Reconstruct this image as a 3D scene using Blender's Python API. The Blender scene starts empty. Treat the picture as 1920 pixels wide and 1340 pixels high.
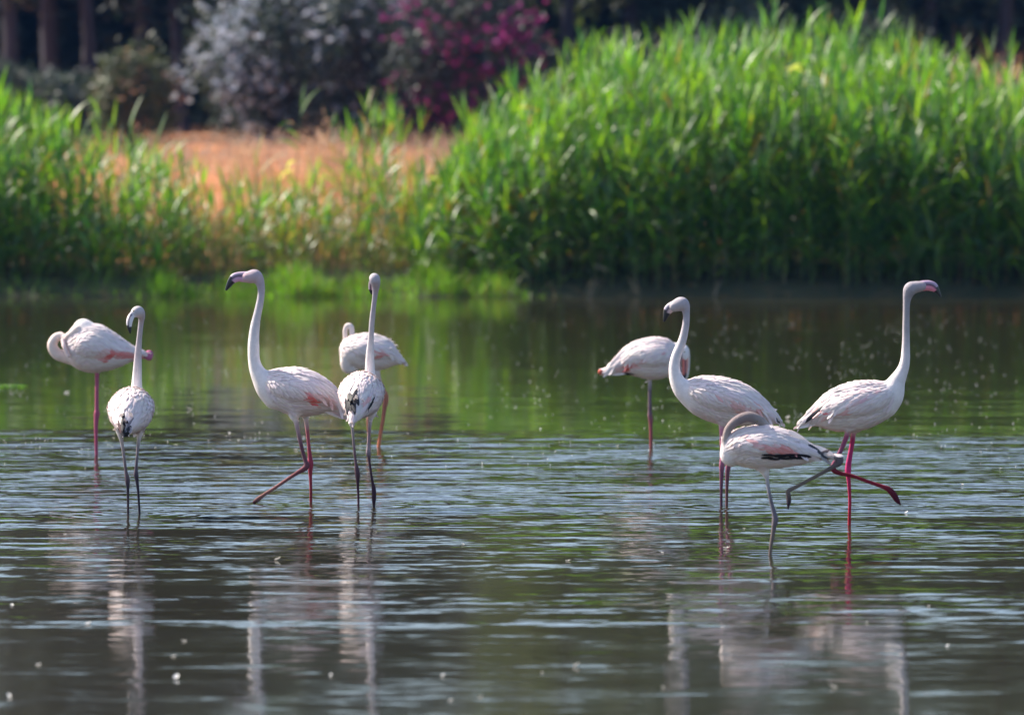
import bpy, math, random
import numpy as np
import openvdb
from mathutils import Vector, Matrix, Quaternion
from mathutils.bvhtree import BVHTree

R = math.radians
rng = np.random.default_rng(7)
random.seed(7)
scn = bpy.context.scene
COL = scn.collection

# ------------------------------------------------------------------ camera, sky, sun, exposure
CAM_H = 2.07
F = 10140.0                      # focal length in pixels of the 1920 px wide photograph
HOR = 244.0                      # row of the horizon
PITCH = math.atan((670 - HOR) / F)
cam = bpy.data.cameras.new('camera')
cam.sensor_width = 36.0
cam.lens = 36.0 * F / 1920.0
cam.clip_start = 0.5
cam.clip_end = 3000
cam.dof.use_dof = True
cam.dof.focus_distance = 29.0
cam.dof.aperture_fstop = 3.0
co = bpy.data.objects.new('camera', cam)
COL.objects.link(co)
co.location = (0, 0, CAM_H)
co.rotation_euler = (math.pi / 2 - PITCH, 0, 0)
scn.camera = co

SUN_EL, SUN_AZ = R(43), R(-62)   # azimuth from +Y (away from the camera) towards +X
to_sun = Vector((math.sin(SUN_AZ) * math.cos(SUN_EL), math.cos(SUN_AZ) * math.cos(SUN_EL), math.sin(SUN_EL)))
w = bpy.data.worlds.new('World')
scn.world = w
w.use_nodes = True
nt = w.node_tree
sky = nt.nodes.new('ShaderNodeTexSky')
sky.sky_type = 'NISHITA'
sky.sun_disc = False
sky.sun_elevation = SUN_EL
sky.sun_rotation = SUN_AZ % (2 * math.pi)
sky.air_density = 1.0
sky.dust_density = 1.5
sky.ozone_density = 1.3
bg = nt.nodes['Background']
nt.links.new(sky.outputs[0], bg.inputs[0])
bg.inputs[1].default_value = 0.12
sl = bpy.data.lights.new('sun', 'SUN')
sl.energy = 5.0
sl.angle = R(0.53)
sl.color = (1.0, 0.92, 0.78)
so = bpy.data.objects.new('sun', sl)
COL.objects.link(so)
so.location = (-20, 30, 40)
so.rotation_euler = to_sun.to_track_quat('Z', 'Y').to_euler()
vs = scn.view_settings
vs.view_transform = 'Standard'
vs.look = 'None'
vs.gamma = 1
vs.use_curve_mapping = False
vs.exposure = 1.05
scn.cycles.max_bounces = 8
scn.cycles.transparent_max_bounces = 8
scn.cycles.sample_clamp_indirect = 6

# ------------------------------------------------------------------ helpers
def at(px, py, Y):
    """the point at distance Y seen at photograph pixel (px, py)"""
    xc, yc = (px - 960) / F, (670 - py) / F
    fwd = Vector((0, math.cos(PITCH), -math.sin(PITCH)))
    up = Vector((0, math.sin(PITCH), math.cos(PITCH)))
    d = fwd + up * yc + Vector((1, 0, 0)) * xc
    return Vector((0, 0, CAM_H)) + d * (Y / d.y)

def wdist(py):                  # distance of the water surface seen at row py
    return F * CAM_H / (py - HOR) if py > HOR else 1e4

def tag(o, label=None, cat=None, group=None, kind=None):
    if label: o['label'] = label
    if cat: o['category'] = cat
    if group: o['group'] = group
    if kind: o['kind'] = kind
    return o

def empty(name, loc):
    o = bpy.data.objects.new(name, None)
    o.empty_display_size = 0.1
    COL.objects.link(o)
    o.location = loc
    return o

def link(name, me, parent=None, loc=(0, 0, 0)):
    o = bpy.data.objects.new(name, me)
    COL.objects.link(o)
    o.location = loc
    if parent: o.parent = parent
    return o

def mk_mesh(name, V, Fa, mat=None, col=None, smooth=True):
    """V (n,3), Fa (m,k) all faces of k corners; col (n,3) linear colour per vertex"""
    V = np.asarray(V, np.float32); Fa = np.asarray(Fa, np.int32)
    me = bpy.data.meshes.new(name)
    me.vertices.add(len(V)); me.vertices.foreach_set('co', V.ravel())
    k = Fa.shape[1]
    me.loops.add(Fa.size); me.loops.foreach_set('vertex_index', Fa.ravel())
    me.polygons.add(len(Fa)); me.polygons.foreach_set('loop_start', np.arange(0, Fa.size, k, dtype=np.int32))
    if smooth: me.polygons.foreach_set('use_smooth', np.ones(len(Fa), bool))
    me.update(calc_edges=True)
    me.validate()
    if col is not None:
        a = me.color_attributes.new('Col', 'FLOAT_COLOR', 'POINT')
        c = np.ones((len(V), 4), np.float32); c[:, :3] = col
        a.data.foreach_set('color', c.ravel())
    if mat: me.materials.append(mat)
    return me

def new_mat(name):
    m = bpy.data.materials.new(name); m.use_nodes = True
    nt = m.node_tree
    for n in list(nt.nodes): nt.nodes.remove(n)
    out = nt.nodes.new('ShaderNodeOutputMaterial')
    return m, nt, out

def N(nt, typ, **kw):
    n = nt.nodes.new(typ)
    for k, v in kw.items():
        if k.startswith('i_'):
            key = k[2:]
            key = int(key) if key.isdigit() else key.replace('_', ' ')
            if hasattr(v, 'is_output') or isinstance(v, bpy.types.NodeSocket): nt.links.new(v, n.inputs[key])
            else: n.inputs[key].default_value = v
        else: setattr(n, k, v)
    return n

def math_(nt, op, a, b=None, c=None, clamp=False):
    n = nt.nodes.new('ShaderNodeMath'); n.operation = op; n.use_clamp = clamp
    for i, v in enumerate((a, b, c)):
        if v is None: continue
        if isinstance(v, bpy.types.NodeSocket): nt.links.new(v, n.inputs[i])
        else: n.inputs[i].default_value = v
    return n.outputs[0]

def vmath(nt, op, a, b=None):
    n = nt.nodes.new('ShaderNodeVectorMath'); n.operation = op
    for i, v in enumerate((a, b)):
        if v is None: continue
        if isinstance(v, bpy.types.NodeSocket): nt.links.new(v, n.inputs[i])
        else: n.inputs[i].default_value = v
    return n.outputs[0]

def noise(nt, vec, scale=1.0, detail=3.0, rough=0.5):
    n = nt.nodes.new('ShaderNodeTexNoise')
    n.inputs['Scale'].default_value = scale
    n.inputs['Detail'].default_value = detail
    n.inputs['Roughness'].default_value = rough
    nt.links.new(vec, n.inputs['Vector'])
    return n

def leaf_material(name, trans=0.45, gloss=0.12, rough=0.45, tint=(1, 1, 1), gcol=(1,1,1)):
    m, nt, out = new_mat(name)
    a = N(nt, 'ShaderNodeVertexColor', layer_name='Col')
    d = N(nt, 'ShaderNodeBsdfDiffuse', i_Color=a.outputs['Color'])
    tc = N(nt, 'ShaderNodeMix', data_type='RGBA', blend_type='MULTIPLY')
    tc.inputs[0].default_value = 1
    nt.links.new(a.outputs['Color'], tc.inputs[6]); tc.inputs[7].default_value = (*tint, 1)
    t = N(nt, 'ShaderNodeBsdfTranslucent', i_Color=tc.outputs[2])
    mx = N(nt, 'ShaderNodeMixShader'); mx.inputs[0].default_value = trans
    nt.links.new(d.outputs[0], mx.inputs[1]); nt.links.new(t.outputs[0], mx.inputs[2])
    g = N(nt, 'ShaderNodeBsdfGlossy'); g.inputs['Roughness'].default_value = rough
    g.inputs['Color'].default_value = (*gcol, 1)
    mx2 = N(nt, 'ShaderNodeMixShader'); mx2.inputs[0].default_value = gloss
    nt.links.new(mx.outputs[0], mx2.inputs[1]); nt.links.new(g.outputs[0], mx2.inputs[2])
    nt.links.new(mx2.outputs[0], out.inputs[0])
    return m

M_REED = leaf_material('reed_leaf', trans=0.5, gloss=0.07, rough=0.48, tint=(1.95, 1.85, 0.35))
M_GRASS = leaf_material('grass_blade', trans=0.5, gloss=0.03, rough=0.5, tint=(1.3, 1.5, 0.5))
M_DRY = leaf_material('dry_grass', trans=0.4, gloss=0.03, rough=0.6)
M_TREE = leaf_material('tree_leaf', trans=0.25, gloss=0.05, rough=0.5, tint=(1.1, 1.3, 0.6))
M_FLOWER = leaf_material('petal', trans=0.4, gloss=0.02, rough=0.6)
M_FEATHER = leaf_material('feather', trans=0.16, gloss=0.025, rough=0.55, tint=(1.0, 0.96, 0.92))

def bark_material(name, c1, c2):
    m, nt, out = new_mat(name)
    g = N(nt, 'ShaderNodeNewGeometry')
    v = vmath(nt, 'MULTIPLY', g.outputs['Position'], (5, 5, 0.8))
    n = noise(nt, v, 1.5, 5, 0.6)
    r = N(nt, 'ShaderNodeValToRGB', i_0=n.outputs[0])
    r.color_ramp.elements[0].color = (*c1, 1); r.color_ramp.elements[0].position = 0.35
    r.color_ramp.elements[1].color = (*c2, 1); r.color_ramp.elements[1].position = 0.65
    b = N(nt, 'ShaderNodeBsdfPrincipled', i_Roughness=0.9)
    nt.links.new(r.outputs[0], b.inputs['Base Color'])
    bm = N(nt, 'ShaderNodeBump', i_Strength=0.6, i_Distance=0.03)
    nt.links.new(n.outputs[0], bm.inputs['Height']); nt.links.new(bm.outputs[0], b.inputs['Normal'])
    nt.links.new(b.outputs[0], out.inputs[0])
    return m
M_BARK = bark_material('bark', (0.012, 0.011, 0.020), (0.035, 0.030, 0.045))

# ------------------------------------------------------------------ the ground and the water
SHORE = 67.4
def ground_z(x, y):
    """height of the land"""
    x = np.asarray(x, float); y = np.asarray(y, float)
    sh = SHORE + 0.12 * np.sin(x * 1.3) + 0.1 * np.sin(x * 3.1 + 1) + 0.05 * np.sin(x * 7.7)
    d = y - sh
    z = np.where(d < 0, np.maximum(d * 0.12, -0.9), 0.25 * (1 - np.exp(-np.maximum(d, 0) / 0.6)) + 0.022 * np.maximum(d, 0))
    z = np.where(y > 92, z + 0.008 * (y - 92) , z)
    z = np.where(y < 60, np.minimum(z, -0.4), z)
    return z + np.where(d > 1, 0.04 * np.sin(x * 0.7 + y * 0.3) + 0.03 * np.sin(x * 1.9 - y * 0.8), 0)

def build_ground():
    ys = np.concatenate([np.array([-40, 0, 10, 30, 50, 60, 64, 66]), np.linspace(66.6, 70, 28), np.linspace(70.5, 92, 44),
                         np.linspace(93, 160, 40), np.array([180, 220, 300, 450, 700, 1200, 1800])])
    xs = np.concatenate([np.array([-1500, -700, -300, -150, -80, -50, -35]), np.linspace(-25, 25, 161), np.array([35, 50, 80, 150, 300, 700, 1500])])
    X, Y = np.meshgrid(xs, ys)
    Z = ground_z(X, Y)
    Z = np.where(Y > 200, np.minimum(Z, 4 + (Y - 200) * 0.01), Z)
    V = np.stack([X, Y, Z], -1).reshape(-1, 3)
    nx = len(xs)
    i, j = np.meshgrid(np.arange(len(ys) - 1), np.arange(nx - 1), indexing='ij')
    a = (i * nx + j).ravel()
    Fa = np.stack([a, a + 1, a + nx + 1, a + nx], -1)
    m, nt, out = new_mat('dry_field_soil')
    g = N(nt, 'ShaderNodeNewGeometry')
    n1 = noise(nt, g.outputs['Position'], 0.35, 6, 0.65)
    n2 = noise(nt, g.outputs['Position'], 6.0, 5, 0.7)
    mixn = math_(nt, 'ADD', math_(nt, 'MULTIPLY', n1.outputs[0], 0.6), math_(nt, 'MULTIPLY', n2.outputs[0], 0.4))
    r = N(nt, 'ShaderNodeValToRGB', i_0=mixn)
    e = r.color_ramp.elements
    e[0].position = 0.36; e[0].color = (0.34, 0.13, 0.045, 1)
    e[1].position = 0.62; e[1].color = (0.56, 0.205, 0.07, 1)
    # wet mud by the waterline
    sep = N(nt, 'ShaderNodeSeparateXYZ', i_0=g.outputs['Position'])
    # ground colour darkened further back, painting in the shade under the tall beds
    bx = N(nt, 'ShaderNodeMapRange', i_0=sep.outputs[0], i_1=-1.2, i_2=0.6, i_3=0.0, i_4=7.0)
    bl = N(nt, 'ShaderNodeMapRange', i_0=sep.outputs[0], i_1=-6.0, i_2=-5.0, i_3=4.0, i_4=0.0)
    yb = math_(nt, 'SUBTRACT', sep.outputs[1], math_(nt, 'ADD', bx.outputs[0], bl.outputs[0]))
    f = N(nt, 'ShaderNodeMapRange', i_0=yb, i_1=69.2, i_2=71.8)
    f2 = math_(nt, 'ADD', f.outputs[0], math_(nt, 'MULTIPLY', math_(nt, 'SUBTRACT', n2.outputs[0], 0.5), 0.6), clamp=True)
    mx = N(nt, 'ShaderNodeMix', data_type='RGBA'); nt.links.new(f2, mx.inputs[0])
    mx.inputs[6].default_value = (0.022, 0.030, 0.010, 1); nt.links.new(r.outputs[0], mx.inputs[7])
    b = N(nt, 'ShaderNodeBsdfPrincipled', i_Roughness=0.95)
    nt.links.new(mx.outputs[2], b.inputs['Base Color'])
    bm = N(nt, 'ShaderNodeBump', i_Strength=0.7, i_Distance=0.08)
    nt.links.new(n2.outputs[0], bm.inputs['Height']); nt.links.new(bm.outputs[0], b.inputs['Normal'])
    nt.links.new(b.outputs[0], out.inputs[0])
    o = link('ground', mk_mesh('ground', V, Fa, m))
    tag(o, 'dry orange field and muddy bank rising gently behind the pond', kind='structure')
build_ground()

# leg positions for the little rings on the water: filled in by the birds' data below
def build_water():
    V = [(-900, -60, 0), (900, -60, 0), (900, 66.0, 0), (-900, 66.0, 0), (-900, 69.4, 0), (900, 69.4, 0)]
    V = np.array([(-900, -60, 0), (900, -60, 0), (900, 69.2, 0), (-900, 69.2, 0)], float)
    m, nt, out = new_mat('pond_water')
    g = N(nt, 'ShaderNodeNewGeometry')
    P = g.outputs['Position']
    sep = N(nt, 'ShaderNodeSeparateXYZ', i_0=P)
    yy = sep.outputs[1]
    # wind patches: how rough the surface is, by distance, with ragged streaky edges
    pn = noise(nt, vmath(nt, 'MULTIPLY', P, (0.10, 0.75, 1)), 1.0, 4, 0.6)
    pn2 = noise(nt, vmath(nt, 'MULTIPLY', P, (0.16, 2.8, 1)), 1.0, 4, 0.65)
    edge = N(nt, 'ShaderNodeMapRange', i_0=pn.outputs[0], i_1=0.3, i_2=0.7, i_3=-1.0, i_4=1.0); edge.clamp = False
    yd = math_(nt, 'ADD', yy, math_(nt, 'MULTIPLY', edge.outputs[0], 0.35))
    f = N(nt, 'ShaderNodeMapRange', i_0=yd, i_1=18.0, i_2=68.0)
    rp = N(nt, 'ShaderNodeValToRGB', i_0=f.outputs[0])
    cr = rp.color_ramp
    pts = WIND
    def pos(y): return (y - 18.0) / 50.0
    cr.elements[0].position = pos(pts[0][0]); cr.elements[0].color = (pts[0][1],) * 3 + (1,)
    cr.elements[1].position = pos(pts[-1][0]); cr.elements[1].color = (pts[-1][1],) * 3 + (1,)
    for y, v in pts[1:-1]:
        e = cr.elements.new(pos(y)); e.color = (v, v, v, 1)
    amp = rp.outputs[0]
    streak = N(nt, 'ShaderNodeMapRange', i_0=pn2.outputs[0], i_1=0.40, i_2=0.60, i_3=0.28, i_4=1.45)
    amp2 = math_(nt, 'MULTIPLY', amp, streak.outputs[0])
    def slope(scale, detail, rough, ofs):
        v = vmath(nt, 'ADD', vmath(nt, 'MULTIPLY', P, scale), ofs)
        n = noise(nt, v, 1.0, detail, rough)
        return vmath(nt, 'SUBTRACT', n.outputs['Color'], (0.5, 0.5, 0.5))
    s1 = slope((2.8, 12.5, 1), 3.0, 0.6, (0, 0, 3))       # wind ripples
    s2 = slope((0.7, 2.6, 1), 2.0, 0.5, (7, 3, 9))         # slow swell
    s3 = slope((8, 20.0, 1), 2.0, 0.6, (1, 5, 2))         # capillary ripples
    sc1 = N(nt, 'ShaderNodeVectorMath', operation='SCALE'); nt.links.new(s1, sc1.inputs[0])
    nt.links.new(math_(nt, 'MULTIPLY', amp2, 0.55), sc1.inputs[3])
    sc3 = N(nt, 'ShaderNodeVectorMath', operation='SCALE'); nt.links.new(s3, sc3.inputs[0])
    nt.links.new(math_(nt, 'ADD', math_(nt, 'MULTIPLY', amp2, 0.26), 0.018), sc3.inputs[3])
    sc2 = N(nt, 'ShaderNodeVectorMath', operation='SCALE'); nt.links.new(s2, sc2.inputs[0])
    nt.links.new(math_(nt, 'ADD', math_(nt, 'MULTIPLY', amp, 0.04), 0.026), sc2.inputs[3])
    # at this grazing view the faces of the ripples turned away are masked by those turned to the viewer
    absn = N(nt, 'ShaderNodeVectorMath', operation='ABSOLUTE'); nt.links.new(sc1.outputs[0], absn.inputs[0])
    sc1b = vmath(nt, 'SUBTRACT', sc1.outputs[0], vmath(nt, 'MULTIPLY', absn.outputs[0], (0, 0.3, 0)))
    bias = N(nt, 'ShaderNodeCombineXYZ'); nt.links.new(math_(nt, 'MULTIPLY', amp2, -0.030), bias.inputs[1])
    sc1b = vmath(nt, 'ADD', sc1b, bias.outputs[0])
    # little rings spreading from every leg that stands in the water
    for (lx, ly) in LEGS:
        dv = vmath(nt, 'SUBTRACT', P, (lx, ly, 0))
        ln = N(nt, 'ShaderNodeVectorMath', operation='LENGTH'); nt.links.new(dv, ln.inputs[0])
        r_ = ln.outputs['Value']
        wv = math_(nt, 'SINE', math_(nt, 'MULTIPLY', r_, 58.0 + 7 * math.sin(lx * 9)))
        dec = math_(nt, 'MULTIPLY', math_(nt, 'EXPONENT', math_(nt, 'MULTIPLY', r_, -5.0)), 0.20)
        f_ = math_(nt, 'MULTIPLY', wv, dec)
        sv = N(nt, 'ShaderNodeVectorMath', operation='SCALE'); nt.links.new(vmath(nt, 'NORMALIZE', dv), sv.inputs[0]); nt.links.new(f_, sv.inputs[3])
        sc1b = vmath(nt, 'ADD', sc1b, sv.outputs[0])
    tot = vmath(nt, 'ADD', vmath(nt, 'ADD', sc1b, sc2.outputs[0]), sc3.outputs[0])
    tot = vmath(nt, 'MULTIPLY', tot, (0.55, 1.0, 0.0))
    nrm = vmath(nt, 'NORMALIZE', vmath(nt, 'ADD', tot, (0, 0, 1)))
    b = N(nt, 'ShaderNodeBsdfPrincipled')
    murk = noise(nt, vmath(nt, 'MULTIPLY', P, (0.25, 0.5, 1)), 1.0, 4, 0.6)
    mr = N(nt, 'ShaderNodeValToRGB', i_0=murk.outputs[0])
    mr.color_ramp.elements[0].position = 0.3; mr.color_ramp.elements[0].color = (0.021, 0.017, 0.010, 1)
    mr.color_ramp.elements[1].position = 0.7; mr.color_ramp.elements[1].color = (0.027, 0.026, 0.012, 1)
    nt.links.new(mr.outputs[0], b.inputs['Base Color'])
    rr = N(nt, 'ShaderNodeMapRange', i_0=amp, i_1=0.1, i_2=0.6, i_3=0.062, i_4=0.040)
    nt.links.new(rr.outputs[0], b.inputs['Roughness'])
    b.inputs['IOR'].default_value = 1.45
    nt.links.new(nrm, b.inputs['Normal'])
    nt.links.new(b.outputs[0], out.inputs[0])
    o = link('water', mk_mesh('water', V, np.array([[0, 1, 2, 3]]), m, smooth=False))
    tag(o, 'still green brown pond water with bands of wind ripples', kind='structure')
def wpt(px, py):
    D = wdist(py); return ((px - 960) / F * D, D)
LEGS = [wpt(*q) for q in [(181, 853), (241, 964), (262, 962), (582, 943), (478, 941), (710, 839), (672.6, 951), (701.4, 949), (1220.5, 838), (1352, 949), (1363, 950), (1443.5, 1042), (1593, 986), (1688, 948)]]
WIND = [(18.5, 0.07), (21.8, 0.11), (22.6, 0.24), (23.6, 0.36), (24.4, 0.12), (25.5, 0.34), (28.6, 0.50), (29.1, 0.35), (29.32, 1.5),
        (30.3, 1.4), (31.3, 1.0), (33.5, 0.90), (36.0, 0.70), (37.6, 0.07), (44, 0.04), (60, 0.03)]
build_water()

# ------------------------------------------------------------------ plant geometry (numpy)
class Blades:
    """collects tapering blades; each blade is a ribbon of quads bent by gravity"""
    def __init__(s): s.V = []; s.F = []; s.C = []; s.n = 0
    def add(s, P, az, pitch, droop, L, W, col, roll=None, nseg=4, wprof=None, tipcol=None):
        P = np.asarray(P, float); n = len(P)
        if n == 0: return
        az = np.broadcast_to(az, n); pitch = np.broadcast_to(pitch, n); droop = np.broadcast_to(droop, n)
        L = np.broadcast_to(L, n); W = np.broadcast_to(W, n)
        roll = rng.uniform(-0.9, 0.9, n) if roll is None else np.broadcast_to(roll, n)
        ns = nseg + 1
        t = np.linspace(0, 1, ns)
        if wprof is None: wprof = np.interp(t, [0, .12, .45, 1], [.35, .85, 1, .04])
        ang = pitch[:, None] - droop[:, None] * t[None, :] ** 1.3
        ds = L[:, None] / nseg
        h = np.concatenate([np.zeros((n, 1)), np.cumsum(np.cos(ang[:, :-1]) * ds, 1)], 1)
        z = np.concatenate([np.zeros((n, 1)), np.cumsum(np.sin(ang[:, :-1]) * ds, 1)], 1)
        dx, dy = np.cos(az)[:, None], np.sin(az)[:, None]
        C = np.stack([P[:, 0:1] + h * dx, P[:, 1:2] + h * dy, P[:, 2:3] + z], -1)
        # side vector: horizontal perpendicular, rolled towards the blade's normal
        sx, sy = -np.sin(az), np.cos(az)
        side = np.stack([sx[:, None] * np.ones(ns), sy[:, None] * np.ones(ns), np.zeros((n, ns))], -1)
        nor = np.stack([-np.sin(ang) * dx, -np.sin(ang) * dy, np.cos(ang)], -1)
        sd = side * np.cos(roll)[:, None, None] + nor * np.sin(roll)[:, None, None]
        hw = 0.5 * W[:, None] * wprof[None, :]
        A = C - sd * hw[..., None]; B = C + sd * hw[..., None]
        V = np.stack([A, B], 2).reshape(-1, 3)
        base = s.n + np.arange(n)[:, None] * (2 * ns) + 2 * np.arange(nseg)[None, :]
        Fq = np.stack([base, base + 1, base + 3, base + 2], -1).reshape(-1, 4)
        col = np.broadcast_to(np.asarray(col, float), (n, 3))
        cc = np.repeat(col[:, None, :], ns, 1)
        if tipcol is not None:
            cc = cc * (1 - t[None, :, None] ** 2) + np.asarray(tipcol)[None, None, :] * t[None, :, None] ** 2
        cc = np.repeat(cc[:, :, None, :], 2, 2).reshape(-1, 3)
        s.V.append(V); s.F.append(Fq); s.C.append(cc); s.n += len(V)
    def stems(s, P, Q, r, col):
        """three sided stems from P to Q"""
        P = np.asarray(P, float); Q = np.asarray(Q, float); n = len(P)
        if n == 0: return
        r = np.broadcast_to(r, n)
        a = np.array([0, 2.094, 4.188])
        off = np.stack([np.cos(a), np.sin(a), 0 * a], -1)
        V = np.concatenate([P[:, None, :] + off[None] * r[:, None, None], Q[:, None, :] + off[None] * (0.5 * r)[:, None, None]], 1).reshape(-1, 3)
        base = s.n + np.arange(n) * 6
        Fq = np.concatenate([np.stack([base + i, base + (i + 1) % 3, base + 3 + (i + 1) % 3, base + 3 + i], -1) for i in range(3)])
        col = np.broadcast_to(np.asarray(col, float), (n, 3))
        s.V.append(V); s.F.append(Fq); s.C.append(np.repeat(col, 6, 0)); s.n += len(V)
    def mesh(s, name, mat):
        return mk_mesh(name, np.concatenate(s.V), np.concatenate(s.F), mat, np.concatenate(s.C))

def px2x(px, Y): return (px - 960) / F * Y
def hgt(py, Y): return at(960, py, Y).z

GREENS = np.array([(0.075, 0.19, 0.012), (0.11, 0.25, 0.012), (0.04, 0.13, 0.018), (0.16, 0.28, 0.018), (0.022, 0.09, 0.035)])
DRYC = np.array([(0.26, 0.18, 0.07), (0.20, 0.12, 0.05), (0.30, 0.22, 0.10)])

def greens(n, dry=0.0, b=1.0):
    c = GREENS[rng.integers(0, len(GREENS), n)] * rng.uniform(0.75, 1.25, (n, 1)) * b
    k = rng.random(n) < dry
    c[k] = DRYC[rng.integers(0, 3, k.sum())] * rng.uniform(0.7, 1.1, (k.sum(), 1))
    return c

def reed_mass(X, Y, H, leaves=13, dry=0.04, lean=0.10, lsc=1.0):
    """reeds: stems with alternate arching leaves"""
    B = Blades()
    n = len(X)
    Z = ground_z(X, Y) - 0.05
    tilt_a = rng.uniform(0, 2 * np.pi, n); tilt = np.abs(rng.normal(0, lean, n))
    top = np.stack([X + H * np.sin(tilt) * np.cos(tilt_a), Y + H * np.sin(tilt) * np.sin(tilt_a), Z + H], -1)
    bot = np.stack([X, Y, Z], -1)
    B.stems(bot, top, 0.006, greens(n, 0.25) * 0.9)
    for k in range(leaves):
        f = (k + rng.uniform(0, 1, n)) / leaves
        f = 0.08 + 0.92 * f ** 0.9
        P = bot + (top - bot) * f[:, None]
        az = rng.uniform(0, 2 * np.pi, n)
        up = np.clip((f - 0.5) * 2, 0, 1)
        pitch = rng.normal(0.85, 0.22, n) + 0.40 * up
        droop = rng.uniform(0.3, 2.3, n) * (1 - 0.62 * up) + 0.1
        low = np.clip(1 - f / 0.42, 0, 1)
        droop += low * 1.2; 
        L = rng.uniform(0.34, 0.66, n) * (1 - 0.15 * up) * lsc
        W = rng.uniform(0.016, 0.036, n) * lsc
        B.add(P, az, pitch, droop, L, W, greens(n, dry + 0.0) , nseg=4)
    # the upright spear of young leaves at the very tip
    for k in range(3):
        B.add(top - [0, 0, 0.05], rng.uniform(0, 2 * np.pi, n), rng.normal(1.35, 0.12, n), rng.uniform(0, .5, n),
              rng.uniform(0.30, 0.55, n) * lsc, rng.uniform(0.022, 0.04, n) * lsc, greens(n, 0, 1.15), nseg=3)
    return B

def sample_band(n, x0, x1, y0, y1):
    return rng.uniform(x0, x1, n), rng.uniform(y0, y1, n)

# the tall bed on the right: outline of its top in the photograph, as heights above the water
RT = np.array([(770, 400), (820, 350), (850, 310), (885, 255), (930, 228), (1000, 195), (1060, 175), (1110, 155), (1180, 125), (1250, 115), (1320, 108), (1400, 105),
               (1500, 98), (1600, 112), (1700, 112), (1760, 122), (1800, 150), (1860, 168), (1920, 172), (2100, 160), (2500, 180)], float)
def right_h(x, Y=69.5):
    px = 960 + x * F / Y
    return np.array([hgt(v, Y) for v in np.interp(px, RT[:, 0], RT[:, 1])])
def build_right_bed():
    n = 3900
    X, Y = sample_band(n, px2x(770, 68), px2x(2900, 68), 67.7, 72.6)
    keep = (X > px2x(885, 68) + 0.35 * np.sin(Y * 3)) | (rng.random(n) < 0.35)
    gap = np.sin(X * 5.7 + Y * 2.1) * np.sin(X * 2.3 - Y * 3.3)
    keep &= (gap > -0.45) | (rng.random(n) < 0.3)
    X, Y = X[keep], Y[keep]
    H = (right_h(X) - 0.42) * np.interp(Y, [67.7, 68.3, 69.2, 70], [0.74, 0.90, 1.0, 1.03]) * (rng.uniform(0.70, 1.0, len(X)) + 0.12 * (rng.random(len(X)) < 0.08) + 0.09 * np.sin(X * 5.1 + Y) + 0.10 * np.sin(X * 9.3 + Y * 4) + 0.03 * np.sin(X * 17))
    B = reed_mass(X, Y, H, leaves=18, dry=0.06)
    o = link('reed_bed', B.mesh('reed_bed', M_REED))
    tag(o, 'dense tall bright green reed bed filling the right bank', kind='stuff')
build_right_bed()

LT = np.array([(-500, 190), (-100, 200), (20, 215), (80, 250), (130, 262), (170, 300), (220, 290), (280, 310), (330, 345), (360, 390), (400, 410)], float)
def build_left_bed():
    n = 1750
    X, Y = sample_band(n, px2x(-1100, 68), px2x(345, 68), 67.9, 71.5)
    px = 960 + X * F / 69
    H = np.array([hgt(v, 69) for v in np.interp(px, LT[:, 0], LT[:, 1])]) * np.where(rng.random(n) < 0.5, rng.uniform(0.35, 0.8, n), rng.uniform(0.7, 1.08, n))
    H = np.maximum(H - 0.25, 0.3)
    keep = rng.random(n) < np.interp(px, [0, 110, 160, 345], [1, 0.75, 0.38, 0.22])
    X, Y, H = X[keep], Y[keep], H[keep]
    B = reed_mass(X, Y, H, leaves=12, dry=0.10)
    o = link('reed_bed', B.mesh('reed_bed', M_REED))
    tag(o, 'looser green reeds on the left bank before dark trees', kind='stuff')
build_left_bed()

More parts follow.
